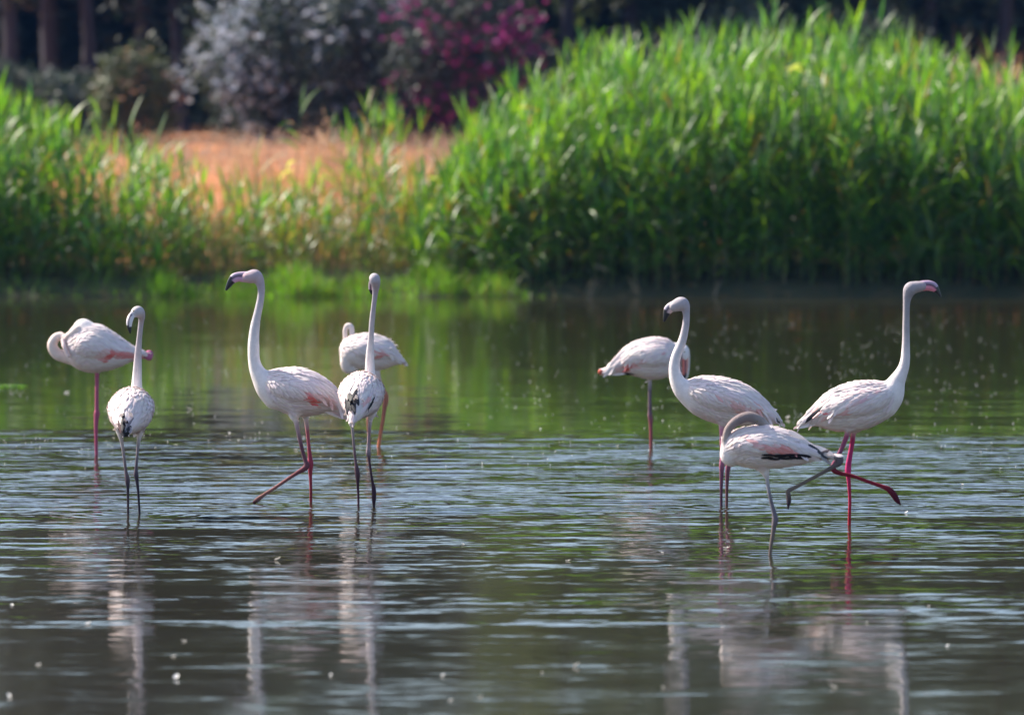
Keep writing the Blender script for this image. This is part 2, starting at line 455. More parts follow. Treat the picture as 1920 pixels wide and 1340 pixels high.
def build_middle():
    # low weeds, thin young reeds and brown stalks between the two beds
    n = 380
    X, Y = sample_band(n, px2x(330, 68), px2x(900, 68), 68.5, 71.4)
    px = 960 + X * F / 69
    top = np.interp(px, [330, 360, 400, 560, 630, 650, 735, 765, 860, 900], [320, 345, 375, 380, 350, 245, 250, 335, 320, 235])
    H = np.array([hgt(v, 69) for v in top]) * rng.uniform(0.45, 1.12, n) ** 1.2
    H = np.maximum(H - 0.28, 0.2)
    keep = rng.random(n) < np.interp(px, [330, 360, 620, 650, 735, 765, 900], [0.6, 0.5, 0.5, 0.9, 0.9, 1, 1])
    X, Y, H = X[keep], Y[keep], H[keep]
    B = reed_mass(X, Y, H, leaves=9, dry=0.34, lean=0.12, lsc=0.8)
    o = link('reed_bed', B.mesh('reed_bed', M_REED))
    tag(o, 'low sparse reeds and weeds between the two tall beds', kind='stuff')
    # brown and green thin stalks
    B = Blades()
    n = 4000
    X, Y = sample_band(n, px2x(-250, 68), px2x(1000, 68), 68.2, 71.2)
    px = 960 + X * F / 69
    keep = rng.random(n) < np.interp(px, [-200, 300, 400, 800, 1000], [0.35, .6, 1, 1, .4])
    X, Y = X[keep], Y[keep]; n = len(X)
    P = np.stack([X, Y, ground_z(X, Y) - 0.02], -1)
    c = greens(n, 0.5)
    B.add(P, rng.uniform(0, 6.28, n), rng.normal(1.42, 0.12, n), rng.uniform(0, .8, n), rng.uniform(0.35, 1.15, n), rng.uniform(0.006, 0.014, n), c, nseg=4)
    o = link('dry_stalks', B.mesh('dry_stalks', M_DRY))
    tag(o, 'thin brown and green stalks crowding the middle bank', kind='stuff')
    # short bright grass along the water
    B = Blades()
    n = 11000
    X, Y = sample_band(n, px2x(-250, 68), px2x(1050, 68), 67.12, 67.95)
    px = 960 + X * F / 68
    keep = rng.random(n) < np.interp(px, [-200, 250, 360, 880, 1000], [0.1, .12, 1, 1, .1])
    X, Y = X[keep], Y[keep]; n = len(X)
    P = np.stack([X, Y, np.maximum(ground_z(X, Y), -0.02) - 0.01], -1)
    c = np.array((0.14, 0.28, 0.008)) * rng.uniform(0.5, 1.3, (n, 1)) * (0.9 + 0.3 * np.sin(X * 3.7) * np.sin(X * 8.1))[:, None]
    c[rng.random(n) < 0.12] = (0.20, 0.13, 0.05)
    c = c + rng.uniform(0, 0.02, (n, 3))
    hh = 0.06 + 0.26 * (0.5 + 0.5 * np.sin(X * 2.1 + 1) * np.sin(X * 5.3 + 2 * Y)) ** 1.5 + 0.10 * (rng.random(n) < 0.06)
    B.add(P, rng.uniform(0, 6.28, n), rng.normal(1.3, 0.2, n), rng.uniform(0.1, 1.2, n), hh * rng.uniform(0.7, 1.5, n), rng.uniform(0.006, 0.012, n), c, nseg=3)
    o = link('bank_grass', B.mesh('bank_grass', M_GRASS))
    tag(o, 'short bright green grass along the waterline', kind='stuff')
build_middle()

def build_field_grass():
    B = Blades()
    n = 26000
    Y = 71.5 + 55 * rng.random(n) ** 1.4
    X = rng.uniform(-1, 1, n) * (0.12 * Y + 3)
    P = np.stack([X, Y, ground_z(X, Y) - 0.01], -1)
    c = np.array((0.56, 0.22, 0.08)) * rng.uniform(0.6, 1.15, (n, 1)) + rng.uniform(-0.03, 0.03, (n, 3))
    B.add(P, rng.uniform(0, 6.28, n), rng.normal(1.2, 0.25, n), rng.uniform(0.1, 1.0, n), rng.uniform(0.10, 0.28, n), rng.uniform(0.012, 0.03, n), np.clip(c, 0.05, 1), nseg=2)
    o = link('field_grass', B.mesh('field_grass', M_DRY))
    tag(o, 'short dry orange grass covering the field', kind='stuff')
build_field_grass()

# ---- reeds that stand out one by one: each a plant with its own stem and leaves
def leaf_mesh(name, L, W, pitch, droop, col):
    B = Blades()
    B.add([(0, 0, 0)], [0.0], [pitch], [droop], [L], [W], [col], roll=[0.35], nseg=5)
    return B.mesh(name, M_REED)
LEAVES = [leaf_mesh('leaf', l, w_, p, d, c) for l, w_, p, d, c in [
    (0.42, 0.034, 1.25, 0.35, (0.10, 0.21, 0.03)), (0.48, 0.032, 1.05, 1.0, (0.12, 0.22, 0.035)),
    (0.40, 0.034, 0.9, 1.7, (0.08, 0.17, 0.035)), (0.46, 0.036, 0.8, 2.2, (0.06, 0.14, 0.04)),
    (0.34, 0.032, 1.40, 0.15, (0.13, 0.23, 0.035))]]
PALE = [leaf_mesh('leaf', l, w_, p, d, (0.42, 0.45, 0.36)) for l, w_, p, d in [(0.40, 0.045, 0.5, 2.4), (0.34, 0.05, 0.2, 1.9)]]
STEMS = {}
def stem_mesh(h, r=0.008, col=(0.10, 0.17, 0.05), seg=6, bend=0.0):
    k = (round(h, 1), col, bend)
    if k in STEMS: return STEMS[k]
    a = np.arange(5) * 2 * np.pi / 5
    V, Fa = [], []
    for i in range(seg + 1):
        t = i / seg
        rr = r * (1 - 0.6 * t)
        for q in a: V.append((bend * t * t + rr * np.cos(q), rr * np.sin(q), k[0] * t))
    for i in range(seg):
        for q in range(5):
            Fa.append((i * 5 + q, i * 5 + (q + 1) % 5, (i + 1) * 5 + (q + 1) % 5, (i + 1) * 5 + q))
    STEMS[k] = mk_mesh('stem', V, Fa, M_REED, np.tile(np.array(col), (len(V), 1)))
    return STEMS[k]

def reed_plant(px, py, Y, label, group, nl=8, pale=False, bend=None, start=0.55):
    x = px2x(px, Y); gz = float(ground_z(x, Y)) - 0.05
    h = at(px, py, Y).z - gz - 0.36
    if bend is None: bend = random.uniform(-0.12, 0.12)
    r = empty('reed_plant', (x - bend, Y, gz))
    tag(r, label, 'reed', group)
    h = round(h, 1)
    link('stem', stem_mesh(h, bend=round(bend, 1)), r)
    b = round(bend, 1)
    for k in range(nl):
        f = start + (1 - start) * (k + 0.5 * random.random()) / (nl - 0.5)
        f = min(f, 1)
        me = LEAVES[random.choice((0, 1, 2, 3))] if f < 0.85 else LEAVES[random.choice((0, 4, 1, 4))]
        if pale and f < 0.9 and random.random() < 0.6: me = random.choice(PALE)
        lf = link('leaf', me, r, (b * f * f, 0, h * f))
        s = random.uniform(0.75, 1.15)
        lf.scale = (s, s, s)
        lf.rotation_euler = (0, 0, random.choice((0, math.pi)) + random.uniform(-1.1, 1.1))
G_R = 'tall reeds standing out above the right reed bed'
G_L = 'tall reeds standing out above the left reeds'
G_M = 'young reeds scattered over the middle bank'
for px, py in [(1090, 95), (1105, 130), (1130, 120), (1180, 62), (1195, 85), (1215, 110), (1270, 40), (1285, 75), (1310, 100), (1345, 70), (1385, 18), (1395, 60),
               (1420, 75), (1455, 60), (1490, 8), (1505, 40), (1530, 28), (1548, 90), (1580, 105), (1618, 58), (1640, 100), (1680, 70), (1700, 95), (1730, 105), (1755, 50),
               (1765, 78), (1790, 110), (1815, 110), (1850, 125), (1880, 140), (1905, 120), (935, 150), (950, 190), (1015, 140), (1030, 165), (1045, 158), (900, 222), (975, 190),
               (1150, 105), (1240, 88), (1330, 85), (1365, 62), (1440, 90), (1470, 80), (1600, 90), (1660, 108), (1080, 160), (1060, 150)]:
    where = ('rising stepwise from the left end' if px < 1160 else 'rising from the left shoulder' if px < 1320 else 'among the highest, left of the middle' if px < 1470
             else 'among the highest, right of the middle' if px < 1650 else 'at the right end, near the tan grass')
    reed_plant(px, py, random.uniform(68.0, 69.6), 'tall green reed topping the right bed, ' + where, G_R)
for px, py in [(-15, 170), (12, 150), (35, 138), (50, 160), (62, 150), (95, 170), (108, 195), (135, 165), (150, 200), (180, 152), (195, 158), (208, 175), (245, 180), (300, 205), (240, 230), (165, 225), (75, 210), (320, 240), (20, 190), (270, 250)]:
    reed_plant(px, py, random.uniform(68.0, 69.6), 'tall green reed above the left reeds, ' + ('at the very left frame edge' if px < 60 else 'left of the far left birds' if px < 160 else 'nearest the orange field' if px > 235 else 'in the middle of the left group'), G_L)
for px, py in [(410, 330), (452, 290), (475, 240), (490, 300), (590, 330), (612, 320), (650, 230), (662, 225), (690, 245), (715, 230), (735, 262), (760, 300), (845, 280), (868, 270), (385, 370), (520, 340), (540, 345), (330, 290), (350, 350), (630, 360)]:
    reed_plant(px, py, random.uniform(68.0, 70.2), 'young green reed on the middle bank, ' + ('beside the left reeds' if px < 420 else 'above the head of the walking bird' if px < 500 else 'just right of the lone pale reed' if px < 640 else 'above the straight necked middle bird' if px < 740 else 'beside the second lone reed'), G_M, nl=7, start=0.4)
reed_plant(566, 148, 68.6, 'lone tall reed with pale hanging leaves before the orange field', None, nl=11, pale=True, bend=0.1, start=0.35)
reed_plant(812, 205, 68.6, 'second lone tall reed with pale leaves right of the orange field', None, nl=10, pale=True, bend=-0.1, start=0.35)
reed_plant(1512, 2, 68.2, 'tallest reed of the right bed, pale leaves below its tip', None, nl=11, pale=True, bend=0.1, start=0.7)

# feathery tan plumes of dry grass
def dry_tuft(px, py0, Y, n, wid, hh, label, cat='dry grass', grp=None, col=(0.50, 0.33, 0.20)):
    x = px2x(px, Y)
    B = Blades()
    X = rng.normal(x, wid, n); YY = rng.normal(Y, wid, n)
    P = np.stack([X, YY, ground_z(X, YY)], -1)
    az = rng.uniform(0, 6.28, n)
    H = hh * rng.uniform(0.5, 1.1, n)
    B.add(P, az, rng.normal(1.42, 0.1, n), rng.uniform(0, .35, n), H, 0.012, np.array(col) * 0.8, nseg=3)
    tip = P + np.stack([0.05 * np.cos(az), 0.05 * np.sin(az), H * 0.72], -1)
    for k in range(12):
        o = rng.normal(0, 1, (n, 3)) * [0.06, 0.06, 0.14]
        B.add(tip + o, rng.uniform(0, 6.28, n), rng.uniform(0.2, 1.4, n), rng.uniform(0, 1, n), rng.uniform(0.08, 0.22, n), 0.02,
              np.array(col) * rng.uniform(0.8, 1.2, (n, 1)), nseg=2)
    V0 = np.array([x, Y, float(ground_z(x, Y))])
    B.V = [v - V0 for v in B.V]
    o = link('dry_grass_tuft', B.mesh('dry_grass_tuft', M_DRY), None, V0)
    tag(o, label, cat, grp)
dry_tuft(452, 200, 78, 34, 0.16, 1.55, 'slim tan feathery grass tuft under the white flowered bush')
dry_tuft(612, 190, 80, 75, 0.30, 1.75, 'broad pinkish tan grass plume beside the lone pale reed')
dry_tuft(705, 220, 79, 40, 0.25, 1.25, 'tan grass tuft left of the second lone reed')
dry_tuft(905, 200, 76, 50, 0.28, 1.55, 'tan grass tuft between the magenta bush and the right reeds', col=(0.42, 0.27, 0.22))
dry_tuft(1060, 150, 77, 50, 0.25, 2.0, 'reddish dry tuft behind the left end of the right reeds', col=(0.42, 0.22, 0.14))
dry_tuft(1825, 60, 80, 140, 0.36, 2.95, 'tall tan dry grass clump behind the right reeds near the frame edge')
dry_tuft(1905, 60, 82, 150, 0.42, 3.0, 'tall reddish dry grass clump at the far right edge', col=(0.50, 0.28, 0.18))
dry_tuft(385, 240, 100, 120, 0.9, 0.9, 'low tan grass along the far left edge of the orange field', col=(0.40, 0.28, 0.2))
dry_tuft(560, 240, 104, 120, 1.1, 0.8, 'low tan grass at the foot of the white flowered bush', col=(0.40, 0.28, 0.2))
dry_tuft(800, 240, 104, 120, 1.1, 0.8, 'low tan grass at the foot of the magenta flowered bush', col=(0.40, 0.28, 0.2))

# ------------------------------------------------------------------ trees and bushes far behind
def clumps(n, c, rad, nclump=30, seed=0):
    """points gathered in clumps through an ellipsoid"""
    u = rng.normal(0, 1, (nclump, 3)); u /= np.linalg.norm(u, axis=1)[:, None]
    cc = np.array(c) + u * np.array(rad) * rng.uniform(0.35, 1.0, (nclump, 1)) ** 0.5
    k = rng.integers(0, nclump, n)
    return cc[k] + rng.normal(0, 1, (n, 3)) * np.array(rad) * 0.17

def trunk_mesh(h, r, lean=0.0, limbs=5):
    V, Fa = [], []
    def tube(p0, p1, r0, r1, k=7, seg=6, wob=0.12):
        p0 = Vector(p0); p1 = Vector(p1)
        ax = (p1 - p0).normalized(); s = ax.orthogonal().normalized(); t = ax.cross(s)
        b = len(V)
        for i in range(seg + 1):
            f = i / seg; c = p0.lerp(p1, f) + Vector((random.uniform(-1, 1), random.uniform(-1, 1), 0)) * wob * (r0) * (0 if i in (0,) else 1)
            rr = r0 + (r1 - r0) * f
            if i == 0: rr *= 1.25
            for q in range(k):
                a = 2 * math.pi * q / k
                V.append(c + (s * math.cos(a) + t * math.sin(a)) * rr)
        for i in range(seg):
            for q in range(k):
                Fa.append((b + i * k + q, b + i * k + (q + 1) % k, b + (i + 1) * k + (q + 1) % k, b + (i + 1) * k + q))
    top = Vector((lean, 0, h))
    tube((0, 0, -0.3), top, r, r * 0.35, wob=0.25, seg=9)
    for i in range(limbs):
        f = random.uniform(0.3, 0.9); p = top * f
        a = random.uniform(0, 6.28)
        q = p + Vector((math.cos(a), math.sin(a), 0.9)) * random.uniform(1, 2.3)
        tube(p, q, r * 0.35, r * 0.12, k=5, seg=4)
    return mk_mesh('trunk', [tuple(v) for v in V], Fa, M_BARK)

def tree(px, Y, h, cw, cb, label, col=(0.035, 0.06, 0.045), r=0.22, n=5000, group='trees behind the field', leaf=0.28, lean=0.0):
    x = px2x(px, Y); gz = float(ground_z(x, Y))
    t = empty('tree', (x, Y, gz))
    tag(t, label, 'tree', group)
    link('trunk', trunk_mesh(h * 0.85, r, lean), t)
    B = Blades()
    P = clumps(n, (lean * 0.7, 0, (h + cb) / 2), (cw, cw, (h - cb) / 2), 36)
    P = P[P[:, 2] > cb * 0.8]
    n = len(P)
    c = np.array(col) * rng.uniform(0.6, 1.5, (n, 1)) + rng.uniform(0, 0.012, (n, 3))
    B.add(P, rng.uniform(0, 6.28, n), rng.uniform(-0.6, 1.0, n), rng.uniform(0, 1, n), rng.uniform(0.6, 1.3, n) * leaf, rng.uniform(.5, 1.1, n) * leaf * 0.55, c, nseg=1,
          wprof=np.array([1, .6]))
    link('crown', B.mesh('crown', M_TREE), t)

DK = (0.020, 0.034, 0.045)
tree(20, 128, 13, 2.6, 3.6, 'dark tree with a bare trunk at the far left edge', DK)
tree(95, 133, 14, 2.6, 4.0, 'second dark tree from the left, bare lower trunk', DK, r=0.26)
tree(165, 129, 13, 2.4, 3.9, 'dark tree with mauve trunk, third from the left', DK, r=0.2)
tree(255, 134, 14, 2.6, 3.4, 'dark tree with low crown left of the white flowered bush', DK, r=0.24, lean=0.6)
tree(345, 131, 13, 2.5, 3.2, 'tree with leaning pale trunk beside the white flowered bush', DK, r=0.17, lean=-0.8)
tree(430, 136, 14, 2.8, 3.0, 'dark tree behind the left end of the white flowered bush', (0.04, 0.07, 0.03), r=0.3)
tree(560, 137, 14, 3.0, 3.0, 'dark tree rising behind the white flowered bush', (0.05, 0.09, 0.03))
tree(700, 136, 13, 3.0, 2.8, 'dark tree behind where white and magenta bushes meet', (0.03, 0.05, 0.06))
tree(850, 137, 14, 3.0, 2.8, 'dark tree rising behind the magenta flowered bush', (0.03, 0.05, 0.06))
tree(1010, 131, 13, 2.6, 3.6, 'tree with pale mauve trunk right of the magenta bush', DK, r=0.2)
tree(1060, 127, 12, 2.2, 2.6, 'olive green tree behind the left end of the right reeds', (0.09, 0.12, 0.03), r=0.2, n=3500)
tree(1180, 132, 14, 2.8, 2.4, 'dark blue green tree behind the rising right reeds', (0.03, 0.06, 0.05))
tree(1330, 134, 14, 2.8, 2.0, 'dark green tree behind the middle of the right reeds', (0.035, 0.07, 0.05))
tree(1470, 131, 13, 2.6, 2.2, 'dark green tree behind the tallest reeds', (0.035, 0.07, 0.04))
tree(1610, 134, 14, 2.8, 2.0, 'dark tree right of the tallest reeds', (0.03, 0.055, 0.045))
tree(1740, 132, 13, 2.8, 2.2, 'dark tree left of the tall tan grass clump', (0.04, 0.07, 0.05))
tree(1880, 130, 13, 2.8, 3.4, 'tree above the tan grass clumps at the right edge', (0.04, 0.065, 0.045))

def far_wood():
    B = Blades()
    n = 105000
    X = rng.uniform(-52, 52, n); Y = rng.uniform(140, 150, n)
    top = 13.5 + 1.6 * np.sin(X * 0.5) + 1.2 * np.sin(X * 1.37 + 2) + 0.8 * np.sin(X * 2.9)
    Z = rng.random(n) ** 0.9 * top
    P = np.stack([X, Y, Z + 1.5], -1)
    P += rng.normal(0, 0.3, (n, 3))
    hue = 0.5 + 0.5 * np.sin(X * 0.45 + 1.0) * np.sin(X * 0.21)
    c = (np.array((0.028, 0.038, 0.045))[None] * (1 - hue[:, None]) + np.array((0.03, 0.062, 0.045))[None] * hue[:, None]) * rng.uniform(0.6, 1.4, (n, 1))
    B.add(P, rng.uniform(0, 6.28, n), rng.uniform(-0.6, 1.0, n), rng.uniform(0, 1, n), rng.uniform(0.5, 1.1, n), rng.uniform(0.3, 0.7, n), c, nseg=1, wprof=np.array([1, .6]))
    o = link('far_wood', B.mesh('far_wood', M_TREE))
    tag(o, 'dark wood closing the background', kind='stuff')
far_wood()

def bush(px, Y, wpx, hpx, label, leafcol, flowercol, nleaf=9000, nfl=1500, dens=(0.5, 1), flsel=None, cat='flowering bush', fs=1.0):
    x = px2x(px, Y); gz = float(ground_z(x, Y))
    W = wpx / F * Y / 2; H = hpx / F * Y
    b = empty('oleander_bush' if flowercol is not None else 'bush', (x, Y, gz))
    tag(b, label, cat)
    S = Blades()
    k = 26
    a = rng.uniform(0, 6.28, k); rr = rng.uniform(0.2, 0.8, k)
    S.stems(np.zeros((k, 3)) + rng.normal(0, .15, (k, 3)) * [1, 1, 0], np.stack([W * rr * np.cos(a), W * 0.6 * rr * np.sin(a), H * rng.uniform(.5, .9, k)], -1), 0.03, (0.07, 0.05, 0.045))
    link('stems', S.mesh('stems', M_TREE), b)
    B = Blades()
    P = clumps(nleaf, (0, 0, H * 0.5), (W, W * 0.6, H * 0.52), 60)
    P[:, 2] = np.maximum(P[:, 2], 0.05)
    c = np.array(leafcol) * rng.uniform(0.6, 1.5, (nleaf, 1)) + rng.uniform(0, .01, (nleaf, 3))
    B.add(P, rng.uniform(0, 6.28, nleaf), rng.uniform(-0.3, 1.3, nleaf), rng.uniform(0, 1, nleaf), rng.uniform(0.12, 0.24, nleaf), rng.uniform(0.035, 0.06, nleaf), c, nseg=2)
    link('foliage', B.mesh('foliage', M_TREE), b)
    if flowercol is not None:
        Fl = Blades()
        P = clumps(nfl, (0, -W * 0.08, H * 0.56), (W * 1.02, W * 0.62, H * 0.5), max(30, nfl // 28))
        if flsel is not None: P = P[flsel(P / [W, W, H])]
        P[:, 2] = np.maximum(P[:, 2], 0.1)
        n = len(P)
        c = np.array(flowercol) * rng.uniform(0.75, 1.15, (n, 1))
        for q in range(3):
            Fl.add(P, rng.uniform(0, 6.28, n), rng.uniform(-0.5, 1.2, n), rng.uniform(0, .8, n), rng.uniform(0.05, 0.09, n) * fs, rng.uniform(0.04, 0.07, n) * fs, c, nseg=1, wprof=np.array([.7, 1]))
        link('flowers', Fl.mesh('flowers', M_FLOWER), b)['kind'] = 'stuff'
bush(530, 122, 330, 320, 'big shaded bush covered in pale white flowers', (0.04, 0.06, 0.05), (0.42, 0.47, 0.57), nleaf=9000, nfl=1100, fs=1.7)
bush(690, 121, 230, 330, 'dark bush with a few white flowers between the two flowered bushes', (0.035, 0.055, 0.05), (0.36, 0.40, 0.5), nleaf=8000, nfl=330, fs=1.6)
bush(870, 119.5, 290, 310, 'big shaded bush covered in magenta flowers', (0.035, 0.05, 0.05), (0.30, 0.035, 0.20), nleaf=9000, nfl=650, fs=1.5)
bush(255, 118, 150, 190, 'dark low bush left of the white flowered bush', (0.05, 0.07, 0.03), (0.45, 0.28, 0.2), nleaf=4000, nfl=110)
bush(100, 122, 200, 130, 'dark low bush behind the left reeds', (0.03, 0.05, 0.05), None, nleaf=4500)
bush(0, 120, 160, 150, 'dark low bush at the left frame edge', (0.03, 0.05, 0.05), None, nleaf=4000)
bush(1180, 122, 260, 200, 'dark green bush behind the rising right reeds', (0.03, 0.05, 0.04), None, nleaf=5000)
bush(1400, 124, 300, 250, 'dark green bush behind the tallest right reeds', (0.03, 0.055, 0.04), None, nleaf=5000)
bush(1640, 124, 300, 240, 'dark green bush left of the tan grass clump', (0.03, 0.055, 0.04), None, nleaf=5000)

# ------------------------------------------------------------------ the flamingos
def cr_resample(pts, sub=5):
    """Catmull-Rom through rows of numbers"""
    P = np.asarray(pts, float)
    if len(P) < 3: 
        t = np.linspace(0, 1, sub + 1)[:, None]
        return P[0] * (1 - t) + P[-1] * t
    Q = np.vstack([2 * P[0] - P[1], P, 2 * P[-1] - P[-2]])
    out = []
    for i in range(1, len(Q) - 2):
        p0, p1, p2, p3 = Q[i - 1:i + 3]
        for k in range(sub):
            t = k / sub
            out.append(0.5 * ((2 * p1) + (-p0 + p2) * t + (2 * p0 - 5 * p1 + 4 * p2 - p3) * t * t + (-p0 + 3 * p1 - 3 * p2 + p3) * t ** 3))
    out.append(P[-1])
    out = np.array(out)
    out[:, 3] = np.maximum(out[:, 3], min(P[:, 3]) * 0.9)
    return out

def seg_dist(Pt, a, b, ra, rb):
    """distance from points to a tapering round segment; also the parameter"""
    ab = b - a; L2 = max(float(ab @ ab), 1e-12)
    t = np.clip(((Pt - a) @ ab) / L2, 0, 1)
    d = np.linalg.norm(Pt - (a + t[..., None] * ab), axis=-1) - (ra + (rb - ra) * t)
    return d, t

WHITE = (0.86, 0.765, 0.755)

class Bird:
    """built from stations in photograph pixels: (x, y, depth offset, radius)"""
    def __init__(s, name_label, ref_x, water_y):
        s.label = name_label
        s.D = wdist(water_y); s.s = F / s.D
        base = at(ref_x, water_y, s.D)
        s.base = Vector((base.x, s.D, 0.0))
        s.chains = []
    def loc(s, st):
        P = []
        for q in st:
            x, y, dz, r = q[:4]
            p = at(x, y, s.D) - s.base
            P.append((p.x, dz / s.s, p.z, r / s.s) + tuple(q[4:]))
        return P
    def chain(s, st, col=WHITE, k=0.010, ratio=1.0, torso=False, sub=5, cols=None):
        st = [(q[0], q[1], 0.0, q[2]) if len(q) == 3 else q for q in st]
        R_ = cr_resample(s.loc(st), sub)
        if cols is not None:
            cols = [tuple(v * float(np.interp(max(q), [0.36, 0.50, 0.70, 0.785], [0.50, 0.66, 0.70, 1.0])) for v in q) for q in cols]
            c = np.array([np.interp(np.linspace(0, 1, len(R_)), np.linspace(0, 1, len(cols)), [q[i] for q in cols]) for i in range(3)]).T
        else: c = np.tile(np.array(col, float), (len(R_), 1))
        s.chains.append(dict(S=R_, c=c, k=k, ratio=ratio, torso=torso))
        if torso: s.torso_st = st; s.torso_ratio = ratio
    def wings(s, i0=1, up=0.10, out=0.44, rad=0.60):
        """the folded wings: a raised shell on each side of the trunk"""
        for sd in (-1, 1):
            st = [(x, y - up * r, dz + sd * out * r, rad * r) for x, y, dz, r in s.torso_st[i0:]]
            if s.frontal: st = [(x + sd * out * r, y - up * r, dz, rad * r) for x, y, dz, r in s.torso_st[i0:]]
            R_ = cr_resample(s.loc(st), 5)
            s.chains.append(dict(S=R_, c=np.tile(np.array(WHITE), (len(R_), 1)), k=0.003, ratio=1.0, torso=True))
    def field(s, vox=0.0036):
        lo = np.min([np.min(c['S'][:, :3] - c['S'][:, 3:4], 0) for c in s.chains], 0) - 0.02
        hi = np.max([np.max(c['S'][:, :3] + c['S'][:, 3:4], 0) for c in s.chains], 0) + 0.02
        n = np.ceil((hi - lo) / vox).astype(int) + 1
        A = np.full(n, 0.06, np.float32)
        for c in s.chains:
            pad = 0.02 + c['k']
            S = c['S']
            clo = np.min(S[:, :3] - S[:, 3:4], 0) - pad; chi = np.max(S[:, :3] + S[:, 3:4], 0) + pad
            i0 = np.maximum(((clo - lo) / vox).astype(int), 0); i1 = np.minimum(((chi - lo) / vox).astype(int) + 1, n)
            sub = np.full(i1 - i0, 0.06, np.float32)
            for j in range(len(S) - 1):
                a, b = S[j], S[j + 1]; r = max(a[3], b[3])
                slo = np.minimum(a[:3], b[:3]) - r - pad; shi = np.maximum(a[:3], b[:3]) + r + pad
                j0 = np.maximum(((slo - lo) / vox).astype(int), i0); j1 = np.minimum(((shi - lo) / vox).astype(int) + 1, i1)
                if np.any(j1 <= j0): continue
                g = [lo[q] + vox * np.arange(j0[q], j1[q], dtype=np.float32) for q in range(3)]
                G = np.stack(np.meshgrid(*g, indexing='ij'), -1).astype(np.float32)
                aa, bb = a[:3].copy(), b[:3].copy()
                if c['ratio'] != 1.0:
                    yc = (aa[1] + bb[1]) / 2
                    G[..., 1] = yc + (G[..., 1] - yc) / c['ratio']
                d, _ = seg_dist(G, aa.astype(np.float32), bb.astype(np.float32), a[3], b[3])
                sl = tuple(slice(j0[q] - i0[q], j1[q] - i0[q]) for q in range(3))
                sub[sl] = np.minimum(sub[sl], d)
            sl = tuple(slice(i0[q], i1[q]) for q in range(3))
            cur = A[sl]; k = c['k']
            h = np.maximum(k - np.abs(cur - sub), 0) / k
            A[sl] = np.minimum(cur, sub) - h * h * k * 0.25
        return A, lo, vox
    def build_body(s, mat):
        A, lo, vox = s.field()
        g = openvdb.FloatGrid(0.06)
        g.copyFromArray(A)
        pts, quads = g.convertToQuads(0.0)
        V = pts * vox + lo
        # light smoothing
        E = np.concatenate([quads[:, [0, 1]], quads[:, [1, 2]], quads[:, [2, 3]], quads[:, [3, 0]]])
        deg = np.bincount(E[:, 0], minlength=len(V)) + np.bincount(E[:, 1], minlength=len(V))
        for lam in (0.5, -0.52, 0.5, -0.52):
            acc = np.zeros_like(V)
            for q in range(3):
                acc[:, q] = np.bincount(E[:, 0], V[E[:, 1], q], len(V)) + np.bincount(E[:, 1], V[E[:, 0], q], len(V))
            V = V + lam * (acc / np.maximum(deg, 1)[:, None] - V)
        # orientation
        a, b, c = V[quads[:, 0]], V[quads[:, 1]], V[quads[:, 2]]
        vol = np.einsum('ij,ij->i', a, np.cross(b, c)).sum()
        if vol < 0: quads = quads[:, ::-1]
        # colour and region
        W = np.zeros((len(V), 1)); C = np.zeros((len(V), 3)); dt = np.full(len(V), 9.0); dall = np.full(len(V), 9.0)
        for ch in s.chains:
            S = ch['S']; best = np.full(len(V), 9.0); cc = np.zeros((len(V), 3))
            for j in range(len(S) - 1):
                P = V.copy()
                if ch['ratio'] != 1.0:
                    yc = (S[j, 1] + S[j + 1, 1]) / 2
                    P[:, 1] = yc + (P[:, 1] - yc) / ch['ratio']
                d, t = seg_dist(P, S[j, :3], S[j + 1, :3], S[j, 3], S[j + 1, 3])
                m = d < best
                best[m] = d[m]
                cc[m] = (ch['c'][j] * (1 - t[m])[:, None] + ch['c'][j + 1] * t[m][:, None])
            wgt = np.exp(-np.maximum(best, 0) / 0.0035)[:, None] + 1e-9
            W += wgt; C += wgt * cc
            if ch['torso']: dt = np.minimum(dt, best)
            else: dall = np.minimum(dall, best)
        C /= W
        s.V, s.Q = V, quads
        s.torso_mask = (dt < 0.006) & (dt < dall + 0.004)
        me = mk_mesh('body', V, quads, mat, C)
        s.root = empty('flamingo', s.base)
        tag(s.root, s.label, 'flamingo')
        s.body = link('body', me, s.root)
        s.bvh = BVHTree.FromPolygons([tuple(v) for v in V], [tuple(q) for q in quads.tolist()])
        nor = np.zeros((len(V), 3), np.float32); me.vertices.foreach_get('normal', nor.ravel() if False else (buf := np.zeros(len(V) * 3, np.float32)))
        s.Nrm = buf.reshape(-1, 3)

    def feathers(s, patches, droop=0.35, blackp=0.9, spacing=0.017, base=WHITE, pinkish=1.6, axis=None, tailmul=1.0):
        """overlapping contour feathers over the torso, shaped to it; patches = coloured areas in pixels"""
        tor = [c for c in s.chains if c['torso']][0]['S']
        idx = np.nonzero(s.torso_mask)[0]
        idx = rng.permutation(idx)
        Pv = s.V[idx]; Nv = s.Nrm[idx]
        # parameter along the torso
        seg = np.linalg.norm(np.diff(tor[:, :3], axis=0), axis=1); cum = np.concatenate([[0], np.cumsum(seg)]); 
        d2 = ((Pv[:, None, :] - tor[None, :, :3]) ** 2).sum(-1)
        ti = d2.argmin(1); T = cum[ti] / cum[-1]
        tang = np.gradient(tor[:, :3], axis=0); tang /= np.linalg.norm(tang, axis=1)[:, None] + 1e-9
        g = {}
        chosen = []
